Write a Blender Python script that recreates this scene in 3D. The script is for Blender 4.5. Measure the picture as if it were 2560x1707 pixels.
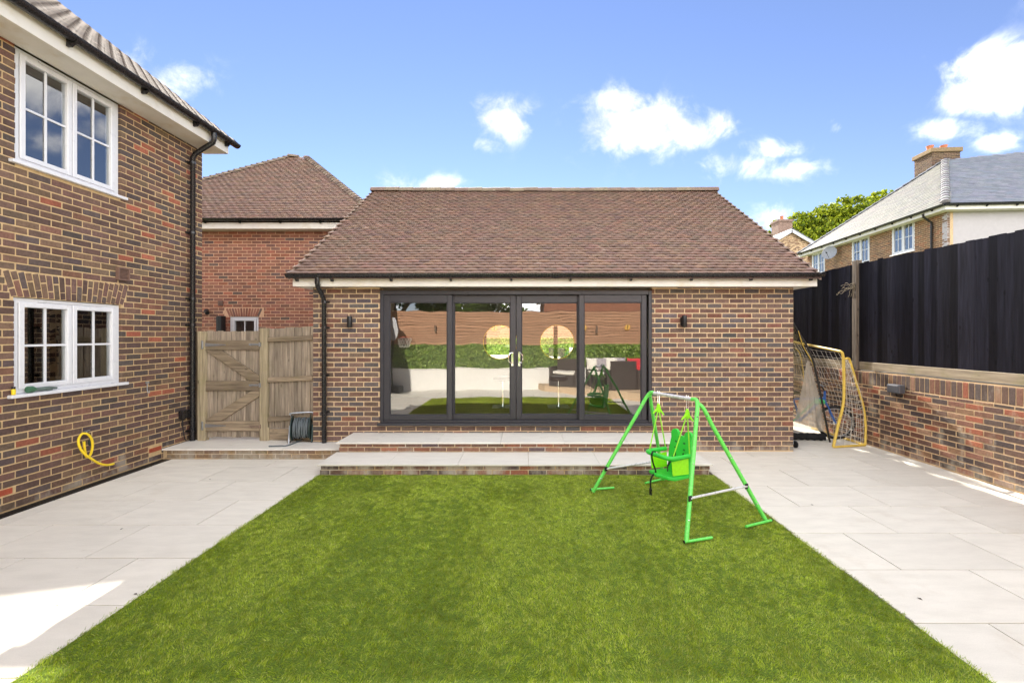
import bpy, math, random
import numpy as np
from mathutils import Vector, Matrix, Quaternion

# ------------------------------------------------------------------ camera, sky, sun, exposure
SC = bpy.context.scene
for o in list(bpy.data.objects):
    bpy.data.objects.remove(o, do_unlink=True)
COL = SC.collection
F, H, CX, CY = 1110.0, 1.74, 1313.0, 839.0        # focal length in photo pixels, eye height, vanishing point
cam_d = bpy.data.cameras.new('camera')
cam = bpy.data.objects.new('camera', cam_d)
COL.objects.link(cam)
cam.location = (0, 0, H)
cam.rotation_euler = (math.radians(90), 0, 0)
cam_d.sensor_fit = 'HORIZONTAL'
cam_d.sensor_width = 36.0
cam_d.lens = F / 2560 * 36
cam_d.shift_x = -(CX - 1280) / 2560
cam_d.shift_y = -(853.5 - CY) / 2560
cam_d.clip_start = 0.05
cam_d.clip_end = 4000
SC.camera = cam
SC.render.resolution_x = 1024
SC.render.resolution_y = 682

SUN_AZ, SUN_EL = math.radians(8.0), math.radians(33.0)      # sun ahead of the camera, a little to the left
SUN_DIR = Vector((-math.sin(SUN_AZ) * math.cos(SUN_EL), math.cos(SUN_AZ) * math.cos(SUN_EL), math.sin(SUN_EL)))
sd = bpy.data.lights.new('sun', 'SUN')
sd.energy = 3.9
sd.angle = math.radians(0.5)
sd.color = (1.0, 0.93, 0.82)
sun = bpy.data.objects.new('sun', sd)
COL.objects.link(sun)
sun.rotation_euler = (-SUN_DIR).to_track_quat('-Z', 'Y').to_euler()

W = bpy.data.worlds.new('World')
SC.world = W
W.use_nodes = True
wn, wl = W.node_tree.nodes, W.node_tree.links
wn.clear()


def wnode(t, **kw):
    n = wn.new(t)
    for k, v in kw.items():
        setattr(n, k, v)
    return n


def wmath(op, a, b=None, clamp=False):
    n = wnode('ShaderNodeMath', operation=op, use_clamp=clamp)
    for i, x in enumerate((a, b)):
        if x is None:
            continue
        if isinstance(x, (int, float)):
            n.inputs[i].default_value = x
        else:
            wl.new(x, n.inputs[i])
    return n.outputs[0]


sky = wnode('ShaderNodeTexSky', sky_type='NISHITA')
sky.sun_disc = False
sky.sun_elevation = SUN_EL
sky.sun_rotation = -SUN_AZ
sky.altitude = 0
sky.air_density = 1.0
sky.dust_density = 0.0
sky.ozone_density = 2.6
bg_sky = wnode('ShaderNodeBackground')
bg_sky.inputs[1].default_value = 0.05
tint = wnode('ShaderNodeMix', data_type='RGBA', blend_type='MULTIPLY')
tint.inputs[0].default_value = 1.0
tint.inputs[7].default_value = (1.03, 0.935, 1.06, 1)
wl.new(sky.outputs[0], tint.inputs[6])
wl.new(tint.outputs[2], bg_sky.inputs[0])
# clouds: fair weather cumulus, by direction on the sky
tc = wnode('ShaderNodeTexCoord')
sep = wnode('ShaderNodeSeparateXYZ')
wl.new(tc.outputs['Generated'], sep.inputs[0])
dx, dy, dz = sep.outputs
nz = wnode('ShaderNodeTexNoise')
nz.inputs['Scale'].default_value = 14.0
nz.inputs['Distortion'].default_value = 0.35
nz.inputs['Detail'].default_value = 9.0
nz.inputs['Roughness'].default_value = 0.62
wl.new(tc.outputs['Generated'], nz.inputs['Vector'])
nlow = wnode('ShaderNodeTexNoise')
nlow.inputs['Scale'].default_value = 3.1
nlow.inputs['Detail'].default_value = 2.0
wl.new(tc.outputs['Generated'], nlow.inputs['Vector'])
ydiv = wmath('MAXIMUM', dy, 0.05)
pu = wmath('DIVIDE', dx, ydiv)
pw = wmath('DIVIDE', dz, ydiv)
CLOUDS = [  # photo x, y, half width, half height, weight
    (1590, 318, 120, 58, 1.0), (1565, 265, 62, 40, .8), (1700, 320, 75, 45, .75), (1500, 320, 60, 32, .7), (1600, 360, 80, 36, .6),
    (1262, 300, 62, 44, .72), (1235, 268, 62, 26, .45), (1800, 308, 44, 30, .66), (1845, 412, 95, 34, .52), (1925, 372, 80, 24, .5),
    (1985, 425, 85, 26, .5), (2520, 190, 120, 66, .95), (2430, 235, 90, 46, .6), (2370, 325, 85, 26, .45), (2500, 355, 60, 24, .42),
    (420, 195, 110, 50, .5), (340, 150, 70, 44, .45), (1065, 462, 120, 26, .45), (1935, 540, 70, 32, .45), (1215, 360, 45, 20, .36),
    (2085, 313, 22, 20, .34)]
field = None
for (x, y, rx, ry, wgt) in CLOUDS:
    a = wmath('MULTIPLY', wmath('SUBTRACT', pu, (x - CX) / F), F / rx)
    b = wmath('MULTIPLY', wmath('SUBTRACT', pw, (CY - y) / F), F / ry)
    d2 = wmath('ADD', wmath('MULTIPLY', a, a), wmath('MULTIPLY', b, b))
    g = wmath('MULTIPLY', wmath('POWER', 2.718, wmath('MULTIPLY', d2, -0.75)), wgt)
    field = g if field is None else wmath('MAXIMUM', field, g)
def wrange(v, a, b, c=0.0, d=1.0):
    n = wnode('ShaderNodeMapRange', interpolation_type='SMOOTHSTEP')
    for k, x in zip(('From Min', 'From Max', 'To Min', 'To Max'), (a, b, c, d)):
        n.inputs[k].default_value = x
    wl.new(v, n.inputs['Value'])
    return n.outputs[0]


# the sky in view carries the small clouds listed above; denser, brighter cumulus is added out of view to fill the shade
inview = wmath('MULTIPLY', wrange(dy, .45, .62), wrange(pw, .78, .95, 1.0, 0.0))
field = wmath('MULTIPLY', field, wmath('GREATER_THAN', dy, 0.2))
gen = wmath('MULTIPLY', wrange(nlow.outputs[0], .39, .56), .95)
field = wmath('MAXIMUM', field, wmath('MULTIPLY', gen, wmath('SUBTRACT', 1.0, inview)))
dens = wmath('ADD', field, wmath('MULTIPLY', wmath('SUBTRACT', nz.outputs[0], 0.5), 1.7))
gate = wmath('MULTIPLY', wrange(dens, .10, 1.0), wmath('MULTIPLY', field, 4.0, True))
# front-lit clouds (away from the sun) are brighter than those seen against the light
dt = wnode('ShaderNodeVectorMath', operation='DOT_PRODUCT')
wl.new(tc.outputs['Generated'], dt.inputs[0])
dt.inputs[1].default_value = SUN_DIR
lit = wmath('MULTIPLY', wmath('SUBTRACT', 1.0, dt.outputs['Value']), 0.75)
cl_str = wmath('MULTIPLY', wmath('ADD', lit, 0.42), wrange(nz.outputs[0], .3, .62, .8, 1.05))
bg_cl = wnode('ShaderNodeBackground')
bg_cl.inputs[0].default_value = (1.0, 0.985, 0.97, 1)
wl.new(cl_str, bg_cl.inputs[1])
mixw = wnode('ShaderNodeMixShader')
wl.new(gate, mixw.inputs[0])
wl.new(bg_sky.outputs[0], mixw.inputs[1])
wl.new(bg_cl.outputs[0], mixw.inputs[2])
wout = wnode('ShaderNodeOutputWorld')
wl.new(mixw.outputs[0], wout.inputs[0])

vs = SC.view_settings
SC.display_settings.display_device = 'sRGB'
vs.view_transform = 'Standard'
vs.look = 'None'
vs.exposure = 1.92
vs.gamma = 1.0
vs.use_curve_mapping = False

# ------------------------------------------------------------------ helpers
R = random.Random(7)
NP = np.random.default_rng(11)
ZUP = Vector((0, 0, 1))


def px(x, y, Y):
    """photo pixel at depth Y -> world point"""
    return Vector(((x - CX) * Y / F, Y, H - (y - CY) * Y / F))


def pxg(x, y, z=0.0):
    """photo pixel on the level z -> world point"""
    return px(x, y, F * (H - z) / (y - CY))


def pxwall(x, y, X):
    """photo pixel on the plane x = X"""
    return px(x, y, X * F / (x - CX))


def lin(r, g, b):
    f = lambda c: (c / 255 / 12.92) if c <= 10 else ((c / 255 + .055) / 1.055) ** 2.4
    return (f(r), f(g), f(b), 1.0)


class Frame:
    def __init__(s, o, u, n):
        s.o, s.u, s.n = Vector(o), Vector(u).normalized(), Vector(n).normalized()

    def pt(s, u, v, d):
        return s.o + s.u * u + ZUP * v + s.n * d

    def mat(s, u, v, d):
        m = Matrix((s.u, ZUP, s.n)).transposed().to_4x4()
        m.translation = s.pt(u, v, d)
        return m


class MB:
    def __init__(s):
        s.v, s.f, s.c = [], [], []

    def add(s, verts, faces, col=None):
        n = len(s.v)
        s.v += [tuple(p) for p in verts]
        s.f += [tuple(i + n for i in f) for f in faces]
        if col is not None:
            s.c += [col] * len(verts)
        return s

    def box(s, x0, x1, y0, y1, z0, z1, col=None):
        p = [(x0, y0, z0), (x1, y0, z0), (x1, y1, z0), (x0, y1, z0), (x0, y0, z1), (x1, y0, z1), (x1, y1, z1), (x0, y1, z1)]
        return s.add(p, [(0, 3, 2, 1), (4, 5, 6, 7), (0, 1, 5, 4), (1, 2, 6, 5), (2, 3, 7, 6), (3, 0, 4, 7)], col)

    def fbox(s, fr, u0, u1, v0, v1, d0, d1, col=None):
        p = [fr.pt(u, v, d) for d in (d0, d1) for (u, v) in ((u0, v0), (u1, v0), (u1, v1), (u0, v1))]
        return s.add(p, [(0, 3, 2, 1), (4, 5, 6, 7), (0, 1, 5, 4), (1, 2, 6, 5), (2, 3, 7, 6), (3, 0, 4, 7)], col)

    def bar(s, a, b, w, t, up=ZUP, col=None):
        """rectangular bar from a to b, w across (perpendicular to up), t along up"""
        a, b = Vector(a), Vector(b)
        d = (b - a).normalized()
        r = d.cross(Vector(up))
        if r.length < 1e-5:
            r = d.cross(Vector((1, 0, 0)))
        r.normalize()
        q = r.cross(d).normalized()
        p = []
        for c in (a, b):
            for (i, j) in ((-1, -1), (1, -1), (1, 1), (-1, 1)):
                p.append(c + r * (i * w / 2) + q * (j * t / 2))
        return s.add(p, [(0, 1, 2, 3), (7, 6, 5, 4), (0, 4, 5, 1), (1, 5, 6, 2), (2, 6, 7, 3), (3, 7, 4, 0)], col)

    def tube(s, pts, r, n=8, cap=True, col=None):
        pts = [Vector(p) for p in pts]
        rs = r if isinstance(r, (list, tuple)) else [r] * len(pts)
        t0 = (pts[1] - pts[0]).normalized()
        ref = t0.orthogonal().normalized()
        verts = []
        for i, p in enumerate(pts):
            if i == 0:
                t = t0
            elif i == len(pts) - 1:
                t = (pts[i] - pts[i - 1]).normalized()
            else:
                t = ((pts[i] - pts[i - 1]).normalized() + (pts[i + 1] - pts[i]).normalized())
                t = t.normalized() if t.length > 1e-6 else (pts[i] - pts[i - 1]).normalized()
            ref = (ref - t * ref.dot(t))
            ref = ref.normalized() if ref.length > 1e-6 else t.orthogonal().normalized()
            b = t.cross(ref)
            for k in range(n):
                a = 2 * math.pi * k / n
                verts.append(p + (ref * math.cos(a) + b * math.sin(a)) * rs[i])
        faces = []
        for i in range(len(pts) - 1):
            for k in range(n):
                k2 = (k + 1) % n
                faces.append((i * n + k, i * n + k2, (i + 1) * n + k2, (i + 1) * n + k))
        if cap:
            faces.append(tuple(range(n - 1, -1, -1)))
            faces.append(tuple((len(pts) - 1) * n + k for k in range(n)))
        return s.add(verts, faces, col)

    def prism(s, poly, fr, d0, d1, col=None):
        """polygon in (u, v) of a frame, extruded between d0 and d1 (counter-clockwise seen from +n)"""
        n = len(poly)
        p = [fr.pt(u, v, d0) for (u, v) in poly] + [fr.pt(u, v, d1) for (u, v) in poly]
        f = [tuple(range(n - 1, -1, -1)), tuple(range(n, 2 * n))]
        for i in range(n):
            j = (i + 1) % n
            f.append((i, j, n + j, n + i))
        return s.add(p, f, col)

    def poly(s, pts, col=None):
        return s.add(pts, [tuple(range(len(pts)))], col)

    def lathe(s, prof, base, axis=ZUP, n=16, col=None):
        """profile [(r, h)] turned about an axis through base"""
        axis = Vector(axis).normalized()
        a = axis.orthogonal().normalized()
        b = axis.cross(a)
        base = Vector(base)
        v, f = [], []
        for (r, h) in prof:
            for k in range(n):
                t = 2 * math.pi * k / n
                v.append(base + axis * h + (a * math.cos(t) + b * math.sin(t)) * r)
        for i in range(len(prof) - 1):
            for k in range(n):
                k2 = (k + 1) % n
                f.append((i * n + k, i * n + k2, (i + 1) * n + k2, (i + 1) * n + k))
        f.append(tuple(range(n - 1, -1, -1)))
        f.append(tuple((len(prof) - 1) * n + k for k in range(n)))
        return s.add(v, f, col)

    def mesh(s, name, mat=None, smooth=False):
        me = bpy.data.meshes.new(name)
        me.from_pydata(s.v, [], s.f)
        if s.c and len(s.c) == len(s.v):
            at = me.color_attributes.new('col', 'FLOAT_COLOR', 'POINT')
            at.data.foreach_set('color', np.array(s.c, dtype=np.float32).ravel())
        if mat:
            me.materials.append(mat)
        if smooth:
            me.polygons.foreach_set('use_smooth', [True] * len(me.polygons))
            me.set_sharp_from_angle(angle=math.radians(40))
        me.update()
        return me

    def build(s, name, mat, parent=None, smooth=False, bevel=0):
        o = link(name, s.mesh(name, mat, smooth), parent)
        if bevel:
            m = o.modifiers.new('bevel', 'BEVEL')
            m.width = bevel
            m.segments = 1 if bevel < .006 else 2
            m.limit_method = 'ANGLE'
            m.angle_limit = math.radians(45)
        return o


WMAT = {}


def link(name, data, parent=None, basis=None):
    o = bpy.data.objects.new(name, data)
    COL.objects.link(o)
    if basis is not None:
        o.matrix_basis = basis
    if parent is not None:
        o.parent = parent
        pw = WMAT.get(parent.name)
        if pw is not None:
            o.matrix_parent_inverse = pw.inverted()
    return o


def thing(name, loc, label, cat, group=None):
    o = bpy.data.objects.new(name, None)
    COL.objects.link(o)
    o.location = loc
    o.empty_display_size = .1
    WMAT[o.name] = Matrix.Translation(Vector(loc))
    return tag(o, label, cat, group)


def tag(o, label=None, cat=None, group=None, kind=None):
    if label:
        o['label'] = label
    if cat:
        o['category'] = cat
    if group:
        o['group'] = group
    if kind:
        o['kind'] = kind
    return o


def np_mesh(name, verts, quads, mat, cols=None, tris=False):
    """big mesh straight from numpy arrays"""
    k = 3 if tris else 4
    me = bpy.data.meshes.new(name)
    nv, nf = len(verts), len(quads)
    me.vertices.add(nv)
    me.vertices.foreach_set('co', verts.astype(np.float32).ravel())
    me.loops.add(nf * k)
    me.loops.foreach_set('vertex_index', quads.astype(np.int32).ravel())
    me.polygons.add(nf)
    me.polygons.foreach_set('loop_start', np.arange(0, nf * k, k, dtype=np.int32))
    me.polygons.foreach_set('loop_total', np.full(nf, k, dtype=np.int32))
    if cols is not None:
        at = me.color_attributes.new('col', 'FLOAT_COLOR', 'POINT')
        at.data.foreach_set('color', cols.astype(np.float32).ravel())
    me.materials.append(mat)
    me.update(calc_edges=True)
    me.shade_flat()
    return me


# ------------------------------------------------------------------ materials
def M(name):
    m = bpy.data.materials.new(name)
    m.use_nodes = True
    nt = m.node_tree
    return m, nt.nodes, nt.links, nt.nodes['Principled BSDF']


def tex_noise(n, l, scale, detail=4, rough=.55, vec=None, stretch=None, coord='pos'):
    t = n.new('ShaderNodeTexNoise')
    t.inputs['Scale'].default_value = scale
    t.inputs['Detail'].default_value = detail
    t.inputs['Roughness'].default_value = rough
    if vec is None:
        g = n.new('ShaderNodeNewGeometry')
        vec = g.outputs['Position']
    if stretch:
        mp = n.new('ShaderNodeMapping')
        mp.inputs['Scale'].default_value = stretch
        l.new(vec, mp.inputs['Vector'])
        vec = mp.outputs[0]
    l.new(vec, t.inputs['Vector'])
    return t.outputs[0]


def ramp(n, l, fac, stops):
    r = n.new('ShaderNodeValToRGB')
    e = r.color_ramp.elements
    while len(e) > 1:
        e.remove(e[-1])
    e[0].position, e[0].color = stops[0][0], stops[0][1]
    for p, c in stops[1:]:
        x = e.new(p)
        x.color = c
    l.new(fac, r.inputs[0])
    return r.outputs[0]


def g4(v):
    return (v, v, v, 1)


def mixc(n, l, fac, a, b, mode='MIX'):
    m = n.new('ShaderNodeMix')
    m.data_type = 'RGBA'
    m.blend_type = mode
    for sock, x in ((m.inputs[0], fac), (m.inputs[6], a), (m.inputs[7], b)):
        if isinstance(x, (int, float)):
            sock.default_value = x
        elif isinstance(x, tuple):
            sock.default_value = x
        else:
            l.new(x, sock)
    return m.outputs[2]


def bump(n, l, b, height, strength=.3, dist=.01):
    bp = n.new('ShaderNodeBump')
    bp.inputs['Strength'].default_value = strength
    bp.inputs['Distance'].default_value = dist
    l.new(height, bp.inputs['Height'])
    l.new(bp.outputs[0], b.inputs['Normal'])


def obj_random(n, l, base):
    """world position shifted by a random amount per object, so grain does not run across pieces"""
    oi = n.new('ShaderNodeObjectInfo')
    g = n.new('ShaderNodeNewGeometry')
    v = n.new('ShaderNodeVectorMath')
    v.operation = 'MULTIPLY_ADD'
    cb = n.new('ShaderNodeCombineXYZ')
    for i in range(3):
        l.new(oi.outputs['Random'], cb.inputs[i])
    l.new(cb.outputs[0], v.inputs[0])
    v.inputs[1].default_value = (13.1, 7.7, 19.3)
    l.new(g.outputs['Position'], v.inputs[2])
    return v.outputs[0], oi.outputs['Random']


def m_plain(name, col, rough=.5, var=.12, scale=14, bmp=.0, metal=0.0, spec=.5, dirt=None, dscale=5, dlo=.5, dhi=.75):
    m, n, l, b = M(name)
    t = tex_noise(n, l, scale, 5)
    c = mixc(n, l, 1.0, col, ramp(n, l, t, [(.3, g4(1 - var)), (.7, g4(1 + var))]), 'MULTIPLY')
    if dirt:
        t2 = tex_noise(n, l, dscale, 6, .65)
        c = mixc(n, l, ramp(n, l, t2, [(dlo, g4(0)), (dhi, g4(1))]), c, dirt)
    l.new(c, b.inputs['Base Color'])
    b.inputs['Metallic'].default_value = metal
    b.inputs['Specular IOR Level'].default_value = spec
    rr = ramp(n, l, tex_noise(n, l, scale * 2.3, 3), [(.3, g4(max(.02, rough - .08))), (.7, g4(min(1, rough + .08)))])
    l.new(rr, b.inputs['Roughness'])
    if bmp:
        bump(n, l, b, tex_noise(n, l, scale * 4, 4), bmp, .004)
    return m


def m_piece(name, rough=.85, var=.22, scale=42, spots=.3, bmp=.5, stain=None, slo=.5, shi=.7, sscale=6, sstretch=None, foot=True):
    """brick / tile: colour from the piece's own 'col', grain and specks on top"""
    m, n, l, b = M(name)
    at = n.new('ShaderNodeAttribute')
    at.attribute_name = 'col'
    t = tex_noise(n, l, scale, 6, .65)
    c = mixc(n, l, 1.0, at.outputs[0], ramp(n, l, t, [(.25, g4(1 - var * 1.4)), (.75, g4(1 + var * 1.4))]), 'MULTIPLY')
    t3 = tex_noise(n, l, 9, 3)
    c = mixc(n, l, 1.0, c, ramp(n, l, t3, [(.3, g4(.86)), (.7, g4(1.15))]), 'MULTIPLY')
    if spots:
        t2 = tex_noise(n, l, 85, 2, .5)
        c = mixc(n, l, ramp(n, l, t2, [(.66, g4(0)), (.74, g4(spots))]), c, (.03, .026, .03, 1))
    if stain:
        t4 = tex_noise(n, l, sscale, 6, .6, stretch=sstretch)
        c = mixc(n, l, ramp(n, l, t4, [(slo, g4(0)), (shi, g4(.75))]), c, stain)
    if foot:      # salts and lime runs low on the brickwork
        gg = n.new('ShaderNodeNewGeometry')
        sx = n.new('ShaderNodeSeparateXYZ')
        l.new(gg.outputs['Position'], sx.inputs[0])
        zr = n.new('ShaderNodeMapRange')
        for k_, x_ in zip(('From Min', 'From Max', 'To Min', 'To Max'), (.02, .34, .16, -.14)):
            zr.inputs[k_].default_value = x_
        l.new(sx.outputs[2], zr.inputs['Value'])
        ad = n.new('ShaderNodeMath')
        l.new(zr.outputs[0], ad.inputs[0])
        l.new(tex_noise(n, l, 5.0, 6, .62, stretch=(1, 1, .5)), ad.inputs[1])
        c = mixc(n, l, ramp(n, l, ad.outputs[0], [(.56, g4(0)), (.74, g4(.6))]), c, lin(172, 164, 150))
    l.new(c, b.inputs['Base Color'])
    b.inputs['Roughness'].default_value = rough
    b.inputs['Specular IOR Level'].default_value = .3
    if bmp:
        bump(n, l, b, t, bmp, .006)
    return m


def m_wood(name, c0, c1, rough=.75, grain=(38, 38, 2.2), knots=True, green=None, rnd=.25):
    m, n, l, b = M(name)
    vec, rv = obj_random(n, l, None)
    t = tex_noise(n, l, 1.0, 8, .62, vec=vec, stretch=grain)
    c = ramp(n, l, t, [(.28, c0), (.5, tuple((a + d) / 2 for a, d in zip(c0, c1))), (.72, c1)])
    c = mixc(n, l, 1.0, c, ramp(n, l, rv, [(0, g4(1 - rnd)), (1, g4(1 + rnd))]), 'MULTIPLY')
    if knots:
        vo = n.new('ShaderNodeTexVoronoi')
        vo.inputs['Scale'].default_value = 1.0
        mp = n.new('ShaderNodeMapping')
        mp.inputs['Scale'].default_value = tuple(min(9.0, g) if g > 5 else g * 1.6 for g in grain)
        l.new(vec, mp.inputs['Vector'])
        l.new(mp.outputs[0], vo.inputs['Vector'])
        c = mixc(n, l, ramp(n, l, vo.outputs[0], [(.05, g4(.8)), (.14, g4(0))]), c, tuple(x * .3 for x in c0[:3]) + (1,))
    if green:
        t2 = tex_noise(n, l, 4.0, 5, .6)
        c = mixc(n, l, ramp(n, l, t2, [(.5, g4(0)), (.78, g4(.6))]), c, green)
    l.new(c, b.inputs['Base Color'])
    b.inputs['Roughness'].default_value = rough
    b.inputs['Specular IOR Level'].default_value = .3
    bump(n, l, b, t, .35, .004)
    return m


def m_glass(name, refl=.3, wav=.25, tint=(.9, .93, .92, 1), wscale=2.2):
    """coated double glazing: part mirror, part see-through, slightly pillowed"""
    m, n, l, b = M(name)
    n.remove(b)
    gl = n.new('ShaderNodeBsdfGlossy')
    gl.inputs['Roughness'].default_value = 0.0
    gl.inputs['Color'].default_value = (1, 1, 1, 1)
    tr = n.new('ShaderNodeBsdfTransparent')
    tr.inputs['Color'].default_value = tint
    fr = n.new('ShaderNodeFresnel')
    fr.inputs['IOR'].default_value = 1.5
    ad = n.new('ShaderNodeMath')
    ad.operation = 'ADD'
    ad.use_clamp = True
    ad.inputs[1].default_value = refl
    l.new(fr.outputs[0], ad.inputs[0])
    mx = n.new('ShaderNodeMixShader')
    l.new(ad.outputs[0], mx.inputs[0])
    l.new(tr.outputs[0], mx.inputs[1])
    l.new(gl.outputs[0], mx.inputs[2])
    if wav:
        bp = n.new('ShaderNodeBump')
        bp.inputs['Strength'].default_value = 1.0
        bp.inputs['Distance'].default_value = wav * .01
        vec, rv = obj_random(n, l, None)
        l.new(tex_noise(n, l, wscale, 1, .4, vec=vec), bp.inputs['Height'])
        l.new(bp.outputs[0], gl.inputs['Normal'])
        l.new(bp.outputs[0], fr.inputs['Normal'])
    out = [x for x in n if x.type == 'OUTPUT_MATERIAL'][0]
    l.new(mx.outputs[0], out.inputs['Surface'])
    return m


def m_leaf(name, trans=.35):
    m, n, l, b = M(name)
    at = n.new('ShaderNodeAttribute')
    at.attribute_name = 'col'
    l.new(at.outputs[0], b.inputs['Base Color'])
    b.inputs['Roughness'].default_value = .6
    b.inputs['Specular IOR Level'].default_value = .25
    t = n.new('ShaderNodeBsdfTranslucent')
    l.new(at.outputs[0], t.inputs[0])
    mx = n.new('ShaderNodeMixShader')
    mx.inputs[0].default_value = trans
    out = [x for x in n if x.type == 'OUTPUT_MATERIAL'][0]
    l.new(b.outputs[0], mx.inputs[1])
    l.new(t.outputs[0], mx.inputs[2])
    l.new(mx.outputs[0], out.inputs['Surface'])
    return m


def m_slab(name, base, streak):
    m, n, l, b = M(name)
    vec, rv = obj_random(n, l, None)
    t = tex_noise(n, l, 3.0, 7, .6, vec=vec, stretch=(1, 3.2, 1))
    c = mixc(n, l, ramp(n, l, t, [(.38, g4(0)), (.68, g4(1))]), base, streak)
    c = mixc(n, l, 1.0, c, ramp(n, l, rv, [(0, g4(.93)), (1, g4(1.03))]), 'MULTIPLY')
    t2 = tex_noise(n, l, 1.3, 8, .68)
    c = mixc(n, l, ramp(n, l, t2, [(.58, g4(0)), (.72, g4(.30))]), c, lin(176, 160, 138))
    t5 = tex_noise(n, l, 6.5, 6, .7)
    c = mixc(n, l, ramp(n, l, t5, [(.66, g4(0)), (.74, g4(.30))]), c, lin(150, 128, 104))
    t3 = tex_noise(n, l, 160, 3, .5)
    c = mixc(n, l, 1.0, c, ramp(n, l, t3, [(.3, g4(.95)), (.7, g4(1.04))]), 'MULTIPLY')
    l.new(c, b.inputs['Base Color'])
    l.new(ramp(n, l, t2, [(.3, g4(.42)), (.7, g4(.62))]), b.inputs['Roughness'])
    bump(n, l, b, t3, .12, .002)
    return m


MORTAR_HOUSE = m_plain('mortar_buff', lin(196, 169, 128), .95, .14, 30, .5, spec=.2, dirt=lin(188, 160, 118), dscale=2.2)
MORTAR_ROOM = m_plain('mortar_cream', lin(212, 186, 150), .95, .14, 30, .5, spec=.2, dirt=lin(196, 170, 138), dscale=2.5)
MORTAR_WALL = m_plain('mortar_tan', lin(205, 176, 140), .95, .18, 30, .5, spec=.2, dirt=lin(150, 128, 104), dscale=2.0)
MORTAR_STEP = m_plain('mortar_step', lin(190, 165, 130), .95, .18, 30, .5, spec=.2, dirt=lin(196, 188, 174), dscale=5, dlo=.45, dhi=.6)
MORTAR_RED = m_plain('mortar_red', lin(206, 168, 138), .95, .12, 30, .4, spec=.2)
BRICK = m_piece('brick_face')
BRICK_OLD = m_piece('brick_weathered', stain=lin(188, 178, 160), slo=.56, shi=.72, sscale=3.2, sstretch=(1, 1, .45))
BRICK_STEP = m_piece('brick_step', foot=False, stain=lin(188, 180, 168), slo=.42, shi=.60, sscale=5.5, sstretch=(1, 1, .35))
BRICK_RED = m_piece('brick_red', foot=False, spots=.12, var=.16)
TILE = m_piece('clay_tile', foot=False, rough=.8, var=.15, scale=30, spots=.12, bmp=.35, stain=lin(188, 170, 156), slo=.6, shi=.76, sscale=7)
SLATE = m_piece('slate', foot=False, rough=.55, var=.08, scale=20, spots=0, bmp=.2)
SLAB = m_slab('porcelain_paving', lin(230, 225, 214), lin(219, 214, 203))
TREAD = m_slab('porcelain_tread', lin(230, 226, 217), lin(220, 216, 208))
JOINT = m_plain('paving_joint', lin(92, 86, 78), .95, .2, 40, spec=.2)
WHITE = m_plain('white_plastic', lin(216, 217, 221), .32, .02, 6)
CREAM = m_plain('white_fascia', lin(219, 215, 206), .45, .05, 5, dirt=lin(205, 194, 168), dscale=3.5, dlo=.55, dhi=.8)
BLACKP = m_plain('black_plastic', lin(30, 29, 31), .28, .15, 20)
ANTHRA = m_plain('anthracite_frame', lin(52, 51, 57), .38, .05, 10)
BLACKM = m_plain('black_metal', lin(24, 24, 26), .4, .15, 20)
RUBBER = m_plain('rubber', lin(26, 26, 28), .75, .2, 30, .3)
CHROME = m_plain('chrome', (.78, .78, .8, 1), .12, .02, 8, metal=1.0)
STEEL = m_plain('galvanised_steel', lin(168, 172, 178), .4, .12, 30, metal=.8)
GATEW = m_wood('weathered_timber', lin(102, 91, 80), lin(176, 161, 142), green=lin(118, 110, 88))
GATER = m_wood('weathered_timber_rail', lin(96, 84, 70), lin(162, 145, 122), grain=(2.5, 30, 38), green=lin(116, 106, 72))
POSTW = m_wood('timber_post', lin(118, 106, 86), lin(180, 166, 138), green=lin(136, 130, 88))
FENCE = m_wood('black_stained_board', lin(20, 20, 26), lin(42, 42, 53), rough=.42, knots=True, rnd=.55)
FENCEP = m_wood('faded_black_post', lin(60, 54, 50), lin(126, 112, 98), rough=.8)
GRAVELB = m_wood('grey_gravel_board', lin(112, 100, 86), lin(172, 158, 136), grain=(30, 2.0, 30), green=lin(122, 122, 70))
LINTEL = m_wood('tan_timber_trim', lin(168, 132, 92), lin(206, 170, 126), grain=(2, 30, 40))
CEDAR = m_wood('cedar_slat', lin(160, 118, 92), lin(198, 156, 126), grain=(1.6, 30, 40), rnd=.12)
DECKW = m_wood('deck_board', lin(176, 150, 122), lin(214, 190, 160), grain=(1.6, 30, 30), knots=False)
RENDERW = m_plain('white_render', lin(235, 232, 226), .85, .03, 6, .1)
SWG = m_plain('green_tube_paint', lin(104, 214, 92), .25, .04, 8)
SWG2 = m_plain('green_plastic', lin(52, 196, 62), .38, .05, 8)
LIME = m_plain('lime_fabric', lin(150, 236, 22), .6, .08, 30, .3)
ROPE = m_plain('lime_rope', lin(150, 226, 60), .7, .12, 60, .4)
ALU = m_plain('white_tube_paint', lin(212, 212, 216), .3, .04, 10, metal=.2)
YELLOWP = m_plain('yellow_goal_paint', lin(222, 190, 84), .5, .12, 12, dirt=lin(150, 112, 50), dscale=16, dlo=.62, dhi=.72)
NETC = m_plain('white_net_cord', lin(214, 208, 198), .9, .1, 40)
HOSEY = m_plain('yellow_hose', lin(238, 206, 40), .4, .06, 12)
HOSEG = m_plain('grey_green_hose', lin(96, 104, 108), .45, .12, 12)
REELG = m_plain('dark_green_plastic', lin(34, 56, 54), .45, .1, 12)
TOOLG = m_plain('green_tool_plastic', lin(62, 104, 76), .45, .1, 12)
TERRA = m_plain('terracotta', lin(168, 74, 50), .8, .14, 20, .3)
BROWNV = m_plain('brown_plastic', lin(118, 92, 80), .6, .08, 20)
LEAD = m_plain('lead_flashing', lin(150, 158, 172), .5, .1, 10, metal=.4)
POT = m_plain('clay_pot', lin(190, 120, 84), .8, .12, 20)
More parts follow.
